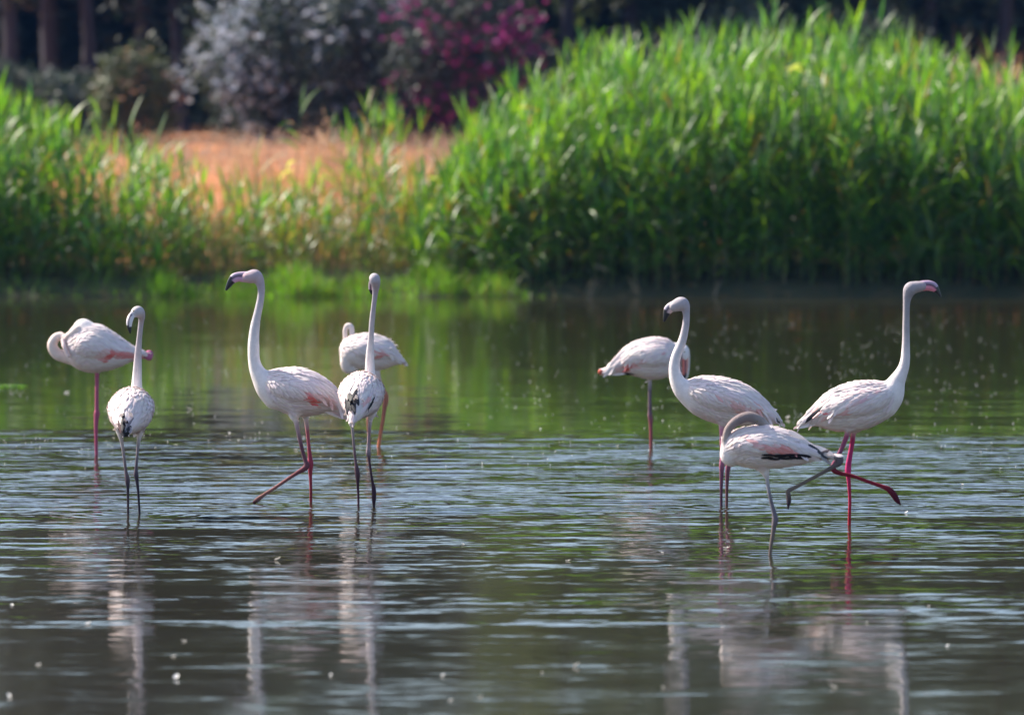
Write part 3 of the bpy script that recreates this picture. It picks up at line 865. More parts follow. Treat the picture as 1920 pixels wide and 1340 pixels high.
        for i in range(len(idx)):
            sp = spacing * (0.8 + 0.75 * T[i])
            key = tuple((Pv[i] / sp).astype(int))
            ok = True
            for dx in (-1, 0, 1):
                for dy in (-1, 0, 1):
                    for dz in (-1, 0, 1):
                        q = g.get((key[0] + dx, key[1] + dy, key[2] + dz))
                        if q is not None:
                            for j in q:
                                if ((Pv[i] - Pv[j]) ** 2).sum() < sp * sp: ok = False; break
                        if not ok: break
                    if not ok: break
                if not ok: break
            if ok:
                g.setdefault(key, []).append(i); chosen.append(i)
        sets = {}
        px_of = lambda p: (0,)
        wprof = [0.35, 0.85, 1.0, 0.92, 0.28]
        tt = [0, 0.22, 0.5, 0.8, 1.0]
        pats = [(((at(a, b, s.D) - s.base).x), ((at(a, b, s.D) - s.base).z), ra / s.s, rb / s.s, math.radians(rot), col, st) for a, b, ra, rb, rot, col, st in patches]
        for i in chosen:
            p, n, t = Pv[i], Nv[i], T[i]
            upper = n[2] > -0.25
            D = tang[ti[i]].copy()
            if upper: D = D + np.array((0, 0, -droop)) * (1 - abs(n[2])) 
            D = D - n * (D @ n); ln = np.linalg.norm(D)
            if ln < 0.2: continue
            D /= ln
            a = rng.normal(0, 0.14); sd = np.cross(n, D)
            D = D * math.cos(a) + sd * math.sin(a); sd = np.cross(n, D)
            L = (0.048 + 0.062 * t) * float(np.interp(t, [0.8, 1.0], [1.0, 0.35])) * rng.uniform(0.85, 1.2) * tailmul
            if not upper: L *= 0.8
            Wd = (0.0145 + 0.006 * t) * rng.uniform(0.75, 1.2)
            lift = rng.uniform(0.003, 0.008) if upper else rng.uniform(0.002, 0.005)
            col = np.array(base) * rng.uniform(0.92, 1.05)
            col = col * np.array((1, 1 - 0.05 * pinkish * rng.random(), 1 - 0.04 * pinkish * rng.random()))
            kind = 'wing' if (upper and 0.08 < t) else 'breast_plumage'
            mid = p + D * L * 0.55
            dark = False
            for (cx, cz, ra, rb, rot, pc, st) in pats:
                ux, uz = mid[0] - cx, mid[2] - cz
                u = (ux * math.cos(rot) + uz * math.sin(rot)) / ra; v = (-ux * math.sin(rot) + uz * math.cos(rot)) / rb
                q = u * u + v * v
                if q < 1.0 + 0.3 * rng.random() and (sum(pc) > 0.15 or rng.random() < blackp):
                    f = st * min(1, 1.6 * (1.25 - q)) * rng.uniform(0.7, 1.0) if sum(pc) > 0.15 else 1.0
                    f = max(0, min(1, f))
                    col = col * (1 - f) + np.array(pc) * f
                    if sum(pc) < 0.15: dark = True
            if dark: kind = 'flight_feathers'; L *= 1.15; 
            side = 1 if p[1] > tor[ti[i], 1] else 0
            if s.frontal: side = 1 if p[0] > tor[ti[i], 0] else 0
            key = (kind, side if kind != 'breast_plumage' else 0)
            st_ = sets.setdefault(key, ([], [], []))
            b0 = len(st_[0])
            for q in range(5):
                c = p + D * L * tt[q]
                for w_ in (-1, 0, 1):
                    x = c + sd * w_ * Wd * 0.5 * wprof[q]
                    hit = s.bvh.find_nearest(Vector(x))
                    h = 0.0003 + lift * tt[q] + (0.0018 if w_ == 0 else 0) + (0.006 if dark else 0)
                    if hit[0] is not None and hit[3] < 0.02:
                        y = np.array(hit[0]) + np.array(hit[1]) * h
                        # never let the feather fold back: keep at least part of its own course
                        x = y if ((y - c) @ D) > -0.01 else x
                    st_[0].append(x)
                    st_[2].append(col * (0.95 if w_ == 0 else 1.0) * (0.95 if q < 2 else 1.0))
            for q in range(4):
                for w_ in range(2):
                    o = b0 + q * 3 + w_
                    st_[1].append((o, o + 1, o + 4, o + 3))
        parts = {}
        for (kind, side), (V, Fq, C) in sorted(sets.items(), key=lambda z: (z[0][0] == 'flight_feathers', z[0])):
            me = mk_mesh(kind, np.array(V), np.array(Fq), M_FEATHER, np.clip(np.array(C), 0, 1))
            par = s.root
            o = link(kind, me, parts.get(('wing', side), s.root) if kind == 'flight_feathers' else par)
            o['kind'] = 'stuff'
            parts[(kind, side)] = o
        s.parts = parts

    def long_feathers(s, items, name='tail'):
        """a few big separate feathers: (x0,y0,x1,y1,dz,width,colour)"""
        V, Fq, C = [], [], []
        for (x0, y0, x1, y1, dz, wd, col) in items:
            for side in ((1,) if s.frontal else (-1, 1)):
                a, b = s.loc([(x0, y0, dz * side, 0), (x1, y1, dz * side * 0.5, 0)])
                a = np.array(a[:3]); b = np.array(b[:3]); d = b - a; L = np.linalg.norm(d); d /= L
                nrm = np.array((0, -1.0 if not s.frontal else -0.9, 0.45)) * np.array((1, 1 if side < 0 or s.frontal else -1, 1)); nrm /= np.linalg.norm(nrm)
                sd = np.cross(d, nrm); sd /= np.linalg.norm(sd); b0 = len(V)
                w_ = wd / s.s / 2
                for q, pr in zip(np.linspace(0, 1, 7), [0.5, .9, 1, 1, .9, .65, .12]):
                    c = a + d * L * q + nrm * 0.004 * math.sin(q * 3.1)
                    for e in (-1, 0, 1):
                        V.append(c + sd * e * w_ * pr + nrm * (0.0025 if e == 0 else 0)); C.append(np.array(col) * (0.9 if e == 0 else 1))
                for q in range(6):
                    for e in range(2):
                        o = b0 + q * 3 + e
                        Fq.append((o, o + 1, o + 4, o + 3))
        o = link(name, mk_mesh(name, np.array(V), np.array(Fq), M_FEATHER, np.clip(np.array(C), 0, 1)), s.root)
        return o

    def bill(s, st, split=0.55, pink=(0.62, 0.20, 0.28), upper=(0.55, 0.40, 0.48), dz=0.0, width=0.62):
        """bent bill: stations (x,y,half thickness) base to tip; lower and upper mandible as sub-parts"""
        st = [(q[0], q[1], dz if len(q) == 3 else q[2], q[-1]) for q in st]
        S = cr_resample(s.loc(st), 5)
        n = len(S); k = 14
        P = S[:, :3]; T = np.gradient(P, axis=0); T /= np.linalg.norm(T, axis=1)[:, None]
        # the side of the outer curve: away from the centre of the bend
        cen = P.mean(0)
        V, C = [], []
        yv = np.array((0, 1.0, 0))
        up = np.array([np.cross(yv, t) for t in T]); 
        ref = np.array([p - cen for p in P])
        chord = (P[0] + P[-1]) / 2
        bulge = P[n // 2] - chord
        if (up[n // 2] @ bulge) < 0: up = -up
        for i in range(n):
            t = i / (n - 1)
            for q in range(k):
                a = 2 * math.pi * q / k
                cu, cs = math.cos(a), math.sin(a)
                r = S[i, 3]
                wl = width * (1.0 if cu < 0.2 else 0.8)
                groove = 0.90 if 0.22 < cu < 0.50 and 0.04 < t < 0.95 else 1.0
                V.append(P[i] + up[i] * cu * r + yv * cs * r * wl * groove)
                blk = t > split + (0.03 if cu < 0.3 else -0.04)
                if blk: c = (0.012, 0.011, 0.016)
                elif 0.22 < cu < 0.50 and t > 0.12: c = (0.05, 0.02, 0.05)
                elif cu >= 0.5: c = upper
                else: c = pink
                C.append(c)
        V.append(P[-1] + T[-1] * S[-1, 3]); C.append((0.012, 0.011, 0.016))
        Fq = []
        for i in range(n - 1):
            for q in range(k):
                Fq.append((i * k + q, i * k + (q + 1) % k, (i + 1) * k + (q + 1) % k, (i + 1) * k + q))
        me = mk_mesh('bill', np.array(V[:-1]), np.array(Fq), M_BILL, np.array(C[:-1]))
        link('bill', me, s.root)
    def eye(s, x, y, r, dzs):
        for dz in dzs:
            p = s.loc([(x, y, dz, r)])[0]
            k, h = 10, 6
            V, Fq = [], []
            for i in range(h + 1):
                ph = math.pi * i / h
                for q in range(k):
                    a = 2 * math.pi * q / k
                    V.append((p[3] * math.sin(ph) * math.cos(a), p[3] * 0.8 * math.cos(ph), p[3] * math.sin(ph) * math.sin(a)))
            for i in range(h):
                for q in range(k): Fq.append((i * k + q, i * k + (q + 1) % k, (i + 1) * k + (q + 1) % k, (i + 1) * k + q))
            c = [(0.55, 0.42, 0.10) if 0.25 < abs(v[1]) / (p[3] * .8) < 0.72 else (0.01, 0.01, 0.01) for v in V]
            link('eye', mk_mesh('eye', V, Fq, M_EYE, np.array(c)), s.root, p[:3])
    frontal = False

def attr_principled(name, rough, noise_amt=0.0, coat=0.0, spec=0.4, bump=0.0, bscale=180):
    m, nt, out = new_mat(name)
    a = N(nt, 'ShaderNodeVertexColor', layer_name='Col')
    b = N(nt, 'ShaderNodeBsdfPrincipled', i_Roughness=rough)
    b.inputs['Specular IOR Level'].default_value = spec
    b.inputs['Coat Weight'].default_value = coat
    tc = N(nt, 'ShaderNodeTexCoord')
    n1 = noise(nt, tc.outputs['Object'], 28, 5, 0.65)
    f = N(nt, 'ShaderNodeMapRange', i_0=n1.outputs[0], i_1=0.3, i_2=0.7, i_3=1 - noise_amt, i_4=1 + noise_amt * 0.4)
    sc = N(nt, 'ShaderNodeVectorMath', operation='SCALE'); nt.links.new(a.outputs['Color'], sc.inputs[0]); nt.links.new(f.outputs[0], sc.inputs[3])
    nt.links.new(sc.outputs[0], b.inputs['Base Color'])
    if bump:
        n2 = noise(nt, vmath(nt, 'MULTIPLY', tc.outputs['Object'], (1, 1, 0.45)), bscale, 3, 0.6)
        bm = N(nt, 'ShaderNodeBump', i_Strength=bump, i_Distance=0.004)
        nt.links.new(n2.outputs[0], bm.inputs['Height']); nt.links.new(bm.outputs[0], b.inputs['Normal'])
    nt.links.new(b.outputs[0], out.inputs[0])
    return m
M_BODY = attr_principled('downy_skin', 0.8, 0.13, spec=0.15, bump=1.0)
M_BILL = attr_principled('bill_horn', 0.38, 0.12, spec=0.5)
M_EYE = attr_principled('eye_gloss', 0.15, 0.0, coat=0.6)

PINK = (0.84, 0.20, 0.19); HOT = (0.80, 0.05, 0.045); BLUSH = (0.88, 0.38, 0.37); BLACK = (0.015, 0.014, 0.022)
GREYP = (0.42, 0.36, 0.40)
def legc(*c): return c

def z3(st, dz): return [(q[0], q[1], dz, q[2]) for q in st]

rng = np.random.default_rng(21)
# 1. far left, resting on one leg with its neck looped
b = Bird('resting flamingo at the far left, neck looped, standing on one pink leg', 181, 853)
b.chain([(147, 656, 20), (155, 652, 35), (169, 652, 45), (190, 656, 39.5), (215, 660, 28.5), (238, 662, 17), (258, 663, 9), (268, 663, 5)], torso=True, ratio=0.86)
b.chain([(137, 641, 0, 14), (145, 628, 0, 16), (152, 620, 0, 17), (157, 615, 0, 17.5), (168, 618, 0, 12), (185, 624, 0, 9)], k=0.03)
b.chain([(150, 676, 0, 13), (126, 670, 0, 11.5), (107, 663, 0, 11), (98, 648, 0, 9.6), (103, 635, 0, 8.6), (113, 629.5, 0, 7.6), (122, 634, -6, 6.8), (133, 628, -14, 8), (146, 618, -16, 9)], col=(0.82, 0.66, 0.60), k=0.004)
b.chain([(119, 637, -16, 3.8), (123, 650, -26, 4), (131, 666, -30, 3)], col=(0.82, 0.62, 0.60), k=0.006)
b.chain([(182, 690, 6), (182, 702, 4), (181.5, 740, 3.6), (181.5, 766, 4), (181.6, 775, 5.6), (180.5, 786, 4.6), (180, 810, 3.5), (180.5, 840, 3), (181, 853, 3), (181, 890, 3)], cols=[(0.62, 0.16, 0.26), (0.60, 0.13, 0.24), (0.55, 0.10, 0.20)], k=0.006)
b.chain([(236, 668, 14, 4), (262, 667, 12, 4.5), (274, 666, 10, 6), (279, 664, 8, 7.5), (279, 670, 4, 6.5)], col=(0.45, 0.13, 0.24), k=0.006)
b.wings(); b.build_body(M_BODY)
b.feathers([(205, 668, 8, 14, -55, HOT, .9), (240, 665, 26, 8, -10, PINK, .8), (222, 663, 16, 8, -15, PINK, .6), (195, 660, 10, 16, -60, BLUSH, .5), (155, 608, 9, 4, 10, (0.62, 0.3, 0.28), .5)])
b.long_feathers([(205, 640, 262, 658, 14, 10, WHITE), (215, 650, 267, 663, 14, 9, WHITE), (190, 632, 250, 650, 18, 11, WHITE)], 'tail')

# 2. back view, left
b = Bird('flamingo seen from behind at left, bill pointing left, dark feathers on its rump', 250, 964)
b.frontal = True
b.chain([(248, 762, 60, 24), (247, 763, 40, 33), (246.5, 766, 10, 39.5), (246.5, 770, -20, 40.5), (246, 776, -50, 34), (245, 787, -80, 21), (243, 800, -104, 9), (242, 806, -116, 3)], torso=True)
b.chain([(250, 752, 52, 18), (251.5, 735, 62, 12), (252, 723, 62, 10), (253, 705, 60, 8.8), (254.2, 685, 56, 7.8), (255.8, 660, 50, 6.3), (258.5, 633, 44, 5.1), (261, 612, 40, 5), (262.5, 602, 37, 5.3), (263, 594, 32, 7), (259, 586, 24, 10.5), (255, 585, 18, 10), (251, 588, 14, 7.5)], cols=[WHITE, WHITE, (0.72, 0.62, 0.66), (0.66, 0.57, 0.62), (0.64, 0.56, 0.6), (0.74, 0.66, 0.68)], k=0.02)
b.chain([(232, 790, -20, 12), (226, 804, -18, 8), (227.5, 815, -18, 5.5), (230, 830, -18, 3.2), (233.5, 853, -18, 2.8), (237, 880, -18, 2.9), (239.4, 893, -18, 4.2), (240.4, 902, -18, 4.4), (241, 914, -18, 2.8), (241.3, 940, -18, 2.4), (241.3, 964, -18, 2.4), (241, 1000, -18, 2.4)],
        cols=[WHITE, WHITE, (0.6, 0.5, 0.5), (0.34, 0.25, 0.27), (0.25, 0.17, 0.2), (0.08, 0.06, 0.09), (0.14, 0.1, 0.12), (0.1, 0.07, 0.09)], k=0.012)
b.chain([(260, 790, -10, 12), (263, 806, -8, 8), (262, 816, -8, 5), (259.6, 832, -8, 3.2), (257.7, 853, -8, 2.8), (255.8, 876, -8, 3), (255.6, 889, -8, 4.6), (257, 898, -8, 3.6), (259.5, 920, -8, 2.5), (261.4, 950, -8, 2.3), (262, 964, -8, 2.3), (262, 1000, -8, 2.3)],
        cols=[WHITE, WHITE, (0.5, 0.42, 0.46), (0.28, 0.22, 0.27), (0.16, 0.12, 0.16), (0.08, 0.06, 0.09), (0.1, 0.08, 0.1), (0.1, 0.07, 0.09)], k=0.012)
b.wings(); b.build_body(M_BODY)
b.feathers([(240, 794, 8, 11, 0, BLACK, 1), (248, 790, 4, 6, 0, (0.2, 0.16, 0.2), .9), (262, 782, 5, 2.5, 35, (0.2, 0.18, 0.22), .8), (214, 776, 4, 2, -50, (0.3, 0.26, 0.3), .6), (235, 790, 5, 5, 0, BLUSH, .3)], droop=0.1)
b.long_feathers([(236, 770, 236, 803, -104, 9, WHITE), (253, 768, 249, 806, -108, 10, WHITE), (243, 778, 241, 810, -118, 8, (0.75, 0.6, 0.62)), (240, 784, 238, 806, -122, 5, BLACK), (247, 782, 245, 804, -122, 4.5, BLACK), (244, 790, 240, 800, -125, 3, BLACK)], 'tail')
b.bill([(252, 588, 14, 8.5), (246.5, 592, 8, 8), (243.5, 599, 2, 7.5), (242.5, 606, -2, 6), (243, 613, -4, 4.4), (244, 620, -4, 2.8), (244.2, 625, -4, 1.2)], split=0.62, pink=(0.70, 0.62, 0.62), upper=(0.66, 0.6, 0.62))
b.eye(250.5, 583, 1.4, [2])

# 3. walking left
b = Bird('flamingo walking left with raised head and one leg swung forward', 582, 943)
b.chain([(505, 718, 20), (515, 722, 29), (532, 729, 38.5), (556, 734, 44.5), (580, 738, 40), (603, 743, 30), (622, 753, 19.5), (640, 769, 10), (652, 784, 4)], torso=True, ratio=0.84)
b.chain([(515, 745, 0, 22), (502, 728, 0, 22), (492, 712, 0, 18.5), (484.5, 700, 0, 15), (479.3, 688, 0, 12.6), (476, 672, 0, 11), (475.4, 650, 0, 10.8), (476.2, 630, 0, 9.8), (478.5, 610, 0, 8.8), (482, 592, 0, 7.5), (486.3, 573, 0, 7.1), (489.3, 555, 0, 6.5), (490, 543, 0, 6.8), (488, 532, 0, 8.2), (484, 523, 0, 10.5), (478, 518, 0, 12.8), (470, 519, 0, 11.8), (463, 520, 0, 10)],
        cols=[WHITE, WHITE, WHITE, WHITE, (0.76, 0.69, 0.71), (0.72, 0.65, 0.69), (0.66, 0.58, 0.64), (0.60, 0.50, 0.58), (0.70, 0.55, 0.60), (0.72, 0.50, 0.56)], k=0.02)
b.chain([(556, 765, -10, 16), (552, 778, -12, 9.5), (554.5, 786, -12, 5.5), (557, 796, -12, 4.3), (561, 815, -12, 4), (567, 842, -12, 3.6), (573, 862, -12, 4), (575.5, 872, -12, 5.6), (570, 878, -12, 5.2), (560, 884, -12, 3.9), (540, 897, -12, 3.3), (515, 914, -12, 3.1), (496, 926, -12, 3.4), (484, 935, -12, 4.4), (477, 940, -12, 3)],
        cols=[WHITE, WHITE, (0.7, 0.5, 0.52), (0.28, 0.12, 0.18), (0.30, 0.14, 0.18), (0.34, 0.12, 0.16), (0.38, 0.12, 0.14), (0.46, 0.2, 0.18), (0.42, 0.2, 0.18), (0.16, 0.06, 0.08)], k=0.012)
b.chain([(572, 765, 10, 14), (571, 778, 12, 7), (573.5, 788, 12, 4.6), (575.5, 805, 12, 3.6), (578, 830, 12, 3.2), (580.5, 855, 12, 4), (581.5, 868, 12, 5.6), (581.5, 878, 12, 4.8), (581.5, 890, 12, 3.4), (582.5, 915, 12, 2.8), (582.5, 943, 12, 2.8), (583, 985, 12, 2.8)],
        cols=[WHITE, WHITE, (0.6, 0.2, 0.24), (0.5, 0.08, 0.14), (0.52, 0.08, 0.14), (0.5, 0.06, 0.1), (0.42, 0.06, 0.08), (0.34, 0.06, 0.08)], k=0.012)
b.wings(); b.build_body(M_BODY)
b.feathers([(585, 748, 17, 6, -52, HOT, .85), (596, 756, 6, 6, -40, (0.8, 0.2, 0.12), .8), (578, 745, 10, 8, -60, PINK, .5), (620, 752, 14, 9, -45, BLUSH, .55), (600, 745, 18, 10, -40, BLUSH, .35)], droop=0.75)
b.long_feathers([(588, 704, 632, 752, 17, 9, WHITE), (600, 716, 643, 768, 14, 9, WHITE), (606, 738, 650, 782, 10, 8, (0.66, 0.42, 0.45)), (600, 752, 652, 788, 8, 8, (0.70, 0.5, 0.5)), (613, 735, 636, 764, 12.5, 3, BLACK), (596, 762, 648, 786, 8, 9, WHITE), (570, 697, 618, 730, 20, 10, WHITE)], 'tail')
b.bill([(465, 519.5, 10.5), (456, 519, 10), (447, 519, 9), (439.5, 521.5, 8.8), (433.5, 527.5, 7), (428.5, 535.5, 4.8), (423.5, 544, 2)], split=0.60, pink=(0.60, 0.33, 0.48), upper=(0.52, 0.38, 0.48))
b.eye(470.5, 513, 1.7, [-8.5, 8.5])

# 4. preening bird hidden partly behind the second back view
b = Bird('preening flamingo half hidden behind the middle back view bird', 706, 839)
b.chain([(656, 653, 19), (668, 656, 27), (686, 659, 34), (710, 662, 31), (730, 668, 18), (747, 674, 8), (758, 678, 2.5)], torso=True, ratio=0.86)
b.chain([(664, 662, -4, 22), (654, 668, -6, 15), (650, 680, -6, 12), (653, 690, -4, 10.5), (664, 690, 0, 9)], col=(0.82, 0.70, 0.66), k=0.02)
b.chain([(650, 655, 12, 9), (648, 640, 12, 5), (646.7, 624, 12, 4.4), (648.5, 614.5, 12, 4.6), (653, 611, 12, 5.4), (658, 614, 10, 5.2), (659.5, 624, 8, 4.8), (660, 640, 4, 4.5)], col=(0.80, 0.66, 0.62), k=0.01)
b.chain([(702, 690, 0, 10), (710, 712, 0, 5), (718, 730, 0, 4.5), (722.5, 741, 0, 5.6), (723, 751, 0, 5.4), (721, 765, 0, 4), (718.5, 785, 0, 3.4), (713, 816, 0, 3.2), (709.8, 839, 0, 3.2), (706, 870, 0, 3.2)], cols=[WHITE, (0.68, 0.26, 0.18), (0.60, 0.22, 0.15), (0.52, 0.18, 0.14), (0.72, 0.22, 0.12), (0.74, 0.22, 0.11)], k=0.008)
b.chain([(694, 690, 12, 8), (691.5, 712, 12, 4), (690.5, 770, 12, 3.4), (691, 790, 12, 4.2), (691.5, 815, 12, 3), (692, 839, 12, 3), (692, 870, 12, 3)], cols=[WHITE, (0.5, 0.2, 0.16), (0.45, 0.2, 0.16)], k=0.008)
b.wings(); b.build_body(M_BODY)
b.feathers([(713, 662, 9, 7, 0, (0.82, 0.22, 0.2), .85), (706, 669, 8, 5, 10, PINK, .6), (725, 684, 22, 4, 20, (0.85, 0.66, 0.58), .5)])
b.long_feathers([(700, 636, 738, 660, 14, 10, WHITE), (712, 644, 750, 670, 12, 9, WHITE), (722, 656, 759, 678, 8, 8, WHITE), (715, 668, 755, 680, 6, 8, WHITE)], 'tail')

# 5. back view, middle
b = Bird('middle flamingo seen from behind with a black feather patch, tall straight neck', 686, 951)
b.frontal = True
b.chain([(680, 734, 60, 24), (679, 734, 40, 32), (678, 736.5, 10, 39.5), (677.5, 740, -20, 40), (676, 746, -50, 34), (672, 758, -80, 22), (668, 773, -104, 11), (666, 783, -118, 3)], torso=True)
b.chain([(689, 722, 52, 16), (691.5, 706, 62, 11), (692, 694, 62, 9.3), (692.3, 667, 56, 7.8), (693.2, 650, 52, 6.4), (694.6, 631, 48, 5.4), (695.8, 612, 44, 5.2), (697.4, 595, 40, 5.1), (699.5, 577, 36, 4.7), (701.8, 559, 32, 4.8), (703.4, 546, 28, 5.8), (704, 535, 22, 8), (702.5, 525, 14, 10.2), (701, 522, 20, 9.2), (699, 526, 30, 7)], cols=[WHITE, WHITE, (0.72, 0.64, 0.67), (0.66, 0.57, 0.62), (0.62, 0.54, 0.6), (0.72, 0.64, 0.68)], k=0.02)
b.chain([(664, 768, -20, 13), (659.5, 782, -18, 8), (660.5, 794, -18, 5.6), (661.3, 802, -18, 2.9), (664.5, 838, -18, 2.5), (667.5, 866, -18, 2.7), (669.5, 878, -18, 4.4), (671, 891, -18, 4.6), (671.3, 905, -18, 2.9), (672.3, 928, -18, 2.3), (672.6, 951, -18, 2.2), (672.6, 990, -18, 2.2)],
        cols=[WHITE, WHITE, (0.7, 0.6, 0.6), (0.32, 0.2, 0.24), (0.25, 0.14, 0.18), (0.16, 0.08, 0.11), (0.1, 0.05, 0.08), (0.18, 0.08, 0.11), (0.14, 0.07, 0.1)], k=0.012)
b.chain([(694, 760, -10, 15), (698, 774, -8, 8.5), (695.5, 783, -8, 5), (693.6, 796, -8, 3.6), (692, 815, -8, 2.8), (690.8, 837, -8, 3), (690.6, 848, -8, 4.6), (692.3, 860, -8, 2.6), (695.5, 883, -8, 2.2), (698.8, 904, -8, 2.6), (700.8, 914, -8, 4), (701.4, 930, -8, 4.4), (701.2, 942, -8, 3.2), (701.4, 951, -8, 2.2), (701.4, 985, -8, 2)],
        cols=[WHITE, WHITE, (0.5, 0.3, 0.36), (0.55, 0.42, 0.46), (0.2, 0.1, 0.14), (0.1, 0.05, 0.08), (0.12, 0.06, 0.09), (0.09, 0.05, 0.07), (0.08, 0.05, 0.07)], k=0.012)
b.wings(); b.build_body(M_BODY)
b.feathers([(663, 750, 10, 15, -15, BLACK, 1), (698, 752, 5, 3, 20, BLACK, 1), (691, 742, 5, 9, 0, PINK, .55), (668, 718, 3, 10, -15, (0.35, 0.28, 0.3), .35)], droop=0.1)
b.long_feathers([(672, 735, 664, 778, -108, 9, WHITE), (684, 745, 676, 782, -100, 10, WHITE), (662, 745, 662, 770, -112, 6, BLACK), (656, 742, 659, 764, -108, 5, BLACK), (667, 740, 666, 762, -112, 3, WHITE), (662, 765, 664, 788, -118, 6, WHITE)], 'tail')
b.bill([(697, 529, 30, 7), (695.5, 537, 34, 6), (694.8, 543, 36, 4.6), (695.6, 549, 36, 3), (696.2, 553, 36, 1.2)], split=0.55, pink=(0.55, 0.36, 0.42))
b.eye(692.5, 522, 1.3, [18])

# 6. resting far bird, head hanging down
b = Bird('resting flamingo facing right on one leg, head hanging with pink black tipped bill', 1220, 838)
b.chain([(1246, 670, 31), (1238, 671, 37), (1222, 672, 38.5), (1196, 673, 31.5), (1171, 681, 19), (1150, 690, 10.5), (1136, 698, 5)], torso=True, ratio=0.86)
b.chain([(1258, 690, 4, 18), (1272, 702, 6, 11), (1282, 706, 8, 7.5), (1288, 697, 8, 4.5), (1289.5, 680, 8, 4.4), (1288.5, 665, 4, 5.5), (1284, 655, 0, 7.5), (1276, 651, -2, 8), (1266, 652, 0, 10)], col=(0.80, 0.70, 0.68), k=0.014)
b.chain([(1283, 656, -6, 7), (1284.5, 664, -8, 6.8), (1284, 670, -9, 5.6)], k=0.01)
b.chain([(1218, 700, 8), (1218.3, 712, 4.2), (1218.4, 740, 3.3), (1218.4, 768, 3.4), (1218.8, 778, 4.8), (1219.8, 786, 4.6), (1220.2, 798, 3.4), (1220.5, 820, 3.1), (1220.5, 838, 3), (1220.5, 875, 3)], cols=[WHITE, (0.34, 0.25, 0.30), (0.36, 0.2, 0.25), (0.45, 0.14, 0.17), (0.5, 0.12, 0.13), (0.5, 0.12, 0.12)], k=0.006)
b.chain([(1160, 690, 12, 5), (1140, 695, 10, 5), (1129, 697, 6, 5.6), (1126, 697, 2, 5)], col=(0.60, 0.14, 0.10), k=0.006)
b.wings(); b.build_body(M_BODY)
b.feathers([(1178, 690, 8, 8, 0, HOT, .9), (1193, 681, 4, 9, 10, BLUSH, .7), (1240, 660, 10, 3, 20, (0.75, 0.2, 0.22), .6), (1206, 676, 4, 8, -20, PINK, .3), (1172, 699, 12, 2.5, 0, BLACK, .9), (1165, 690, 7, 7, 0, PINK, .4)], droop=0.7)
b.long_feathers([(1180, 652, 1142, 684, 15, 9, WHITE), (1172, 664, 1133, 700, 13, 9, WHITE), (1165, 676, 1131, 707, 10, 8, WHITE), (1190, 648, 1155, 676, 17, 9, WHITE), (1185, 696, 1146, 703, 9, 7, WHITE)], 'tail')
b.bill([(1284, 669, 5.6), (1284, 677, 5.8), (1283.8, 688, 5.6), (1283.2, 698, 4.8), (1282.8, 706, 3.4), (1282.3, 713, 1.3)], split=0.66, pink=(0.72, 0.20, 0.17), upper=(0.7, 0.28, 0.24), dz=-10)
b.eye(1283, 659, 1.5, [-14])

# 7. standing, facing left
b = Bird('flamingo facing left with lowered bill, standing behind the dozing bird', 1358, 949)
b.chain([(1294, 736, 20), (1305, 738, 29), (1325, 744, 38.5), (1352, 751, 43), (1380, 757, 40), (1406, 765, 31), (1430, 774, 19.5), (1448, 783, 10.5), (1461, 790, 4)], torso=True, ratio=0.84)
b.chain([(1310, 752, 0, 24), (1293, 739, 0, 22), (1281, 730, 0, 18.5), (1272, 718, 0, 15), (1266.3, 704, 0, 12), (1264.3, 690, 0, 10.3), (1266, 674, 0, 9.4), (1271, 659, 0, 9), (1277, 645, 0, 8.2), (1281.7, 630, 0, 7.4), (1285, 614, 0, 6.8), (1286.8, 600, 0, 6.4), (1287, 590, 0, 6.4), (1286, 582, 0, 7.5), (1283, 574, 0, 10.5), (1278, 570, 0, 13.3), (1271, 571.5, 0, 12), (1264, 574.5, 0, 10)],
        cols=[WHITE, WHITE, WHITE, (0.78, 0.71, 0.73), (0.74, 0.66, 0.69), (0.68, 0.60, 0.65), (0.62, 0.55, 0.62), (0.66, 0.58, 0.63), (0.70, 0.62, 0.65)], k=0.02)
b.chain([(1358, 780, -8, 15), (1353.5, 796, -8, 6.5), (1353, 812, -8, 4.6), (1354, 850, -8, 4.2), (1353, 872, -8, 5.2), (1352.6, 884, -8, 4.2), (1352, 915, -8, 3), (1352, 949, -8, 2.6), (1352, 985, -8, 2.6)], cols=[WHITE, (0.75, 0.3, 0.4), (0.62, 0.2, 0.32), (0.4, 0.16, 0.24), (0.22, 0.1, 0.16), (0.2, 0.1, 0.14)], k=0.01)
b.chain([(1372, 782, 10, 12), (1372, 800, 10, 5), (1369, 850, 10, 4), (1366, 874, 10, 5), (1364.5, 886, 10, 4.2), (1363.4, 915, 10, 3), (1363, 949, 10, 2.6), (1363, 985, 10, 2.6)], cols=[WHITE, (0.62, 0.2, 0.32), (0.4, 0.16, 0.24), (0.3, 0.13, 0.14), (0.3, 0.14, 0.14)], k=0.01)
b.wings(); b.build_body(M_BODY)
b.feathers([(1327, 737, 11, 2.5, -28, (0.72, 0.16, 0.25), .75), (1348, 747, 12, 4, -35, BLUSH, .8), (1388, 765, 26, 11, -25, BLUSH, .6), (1420, 766, 7, 9, -20, (0.85, 0.28, 0.22), .75), (1370, 750, 20, 10, -30, BLUSH, .25), (1356, 752, 6, 3, -40, PINK, .5)], droop=0.6)
b.long_feathers([(1400, 728, 1440, 764, 18, 10, WHITE), (1412, 738, 1458, 779, 15, 9, WHITE), (1425, 750, 1463, 786, 12, 9, WHITE), (1434, 768, 1462, 791, 11.5, 4.5, BLACK), (1440, 776, 1464, 794, 10, 3.5, BLACK), (1425, 772, 1452, 790, 10, 8, WHITE)], 'tail')
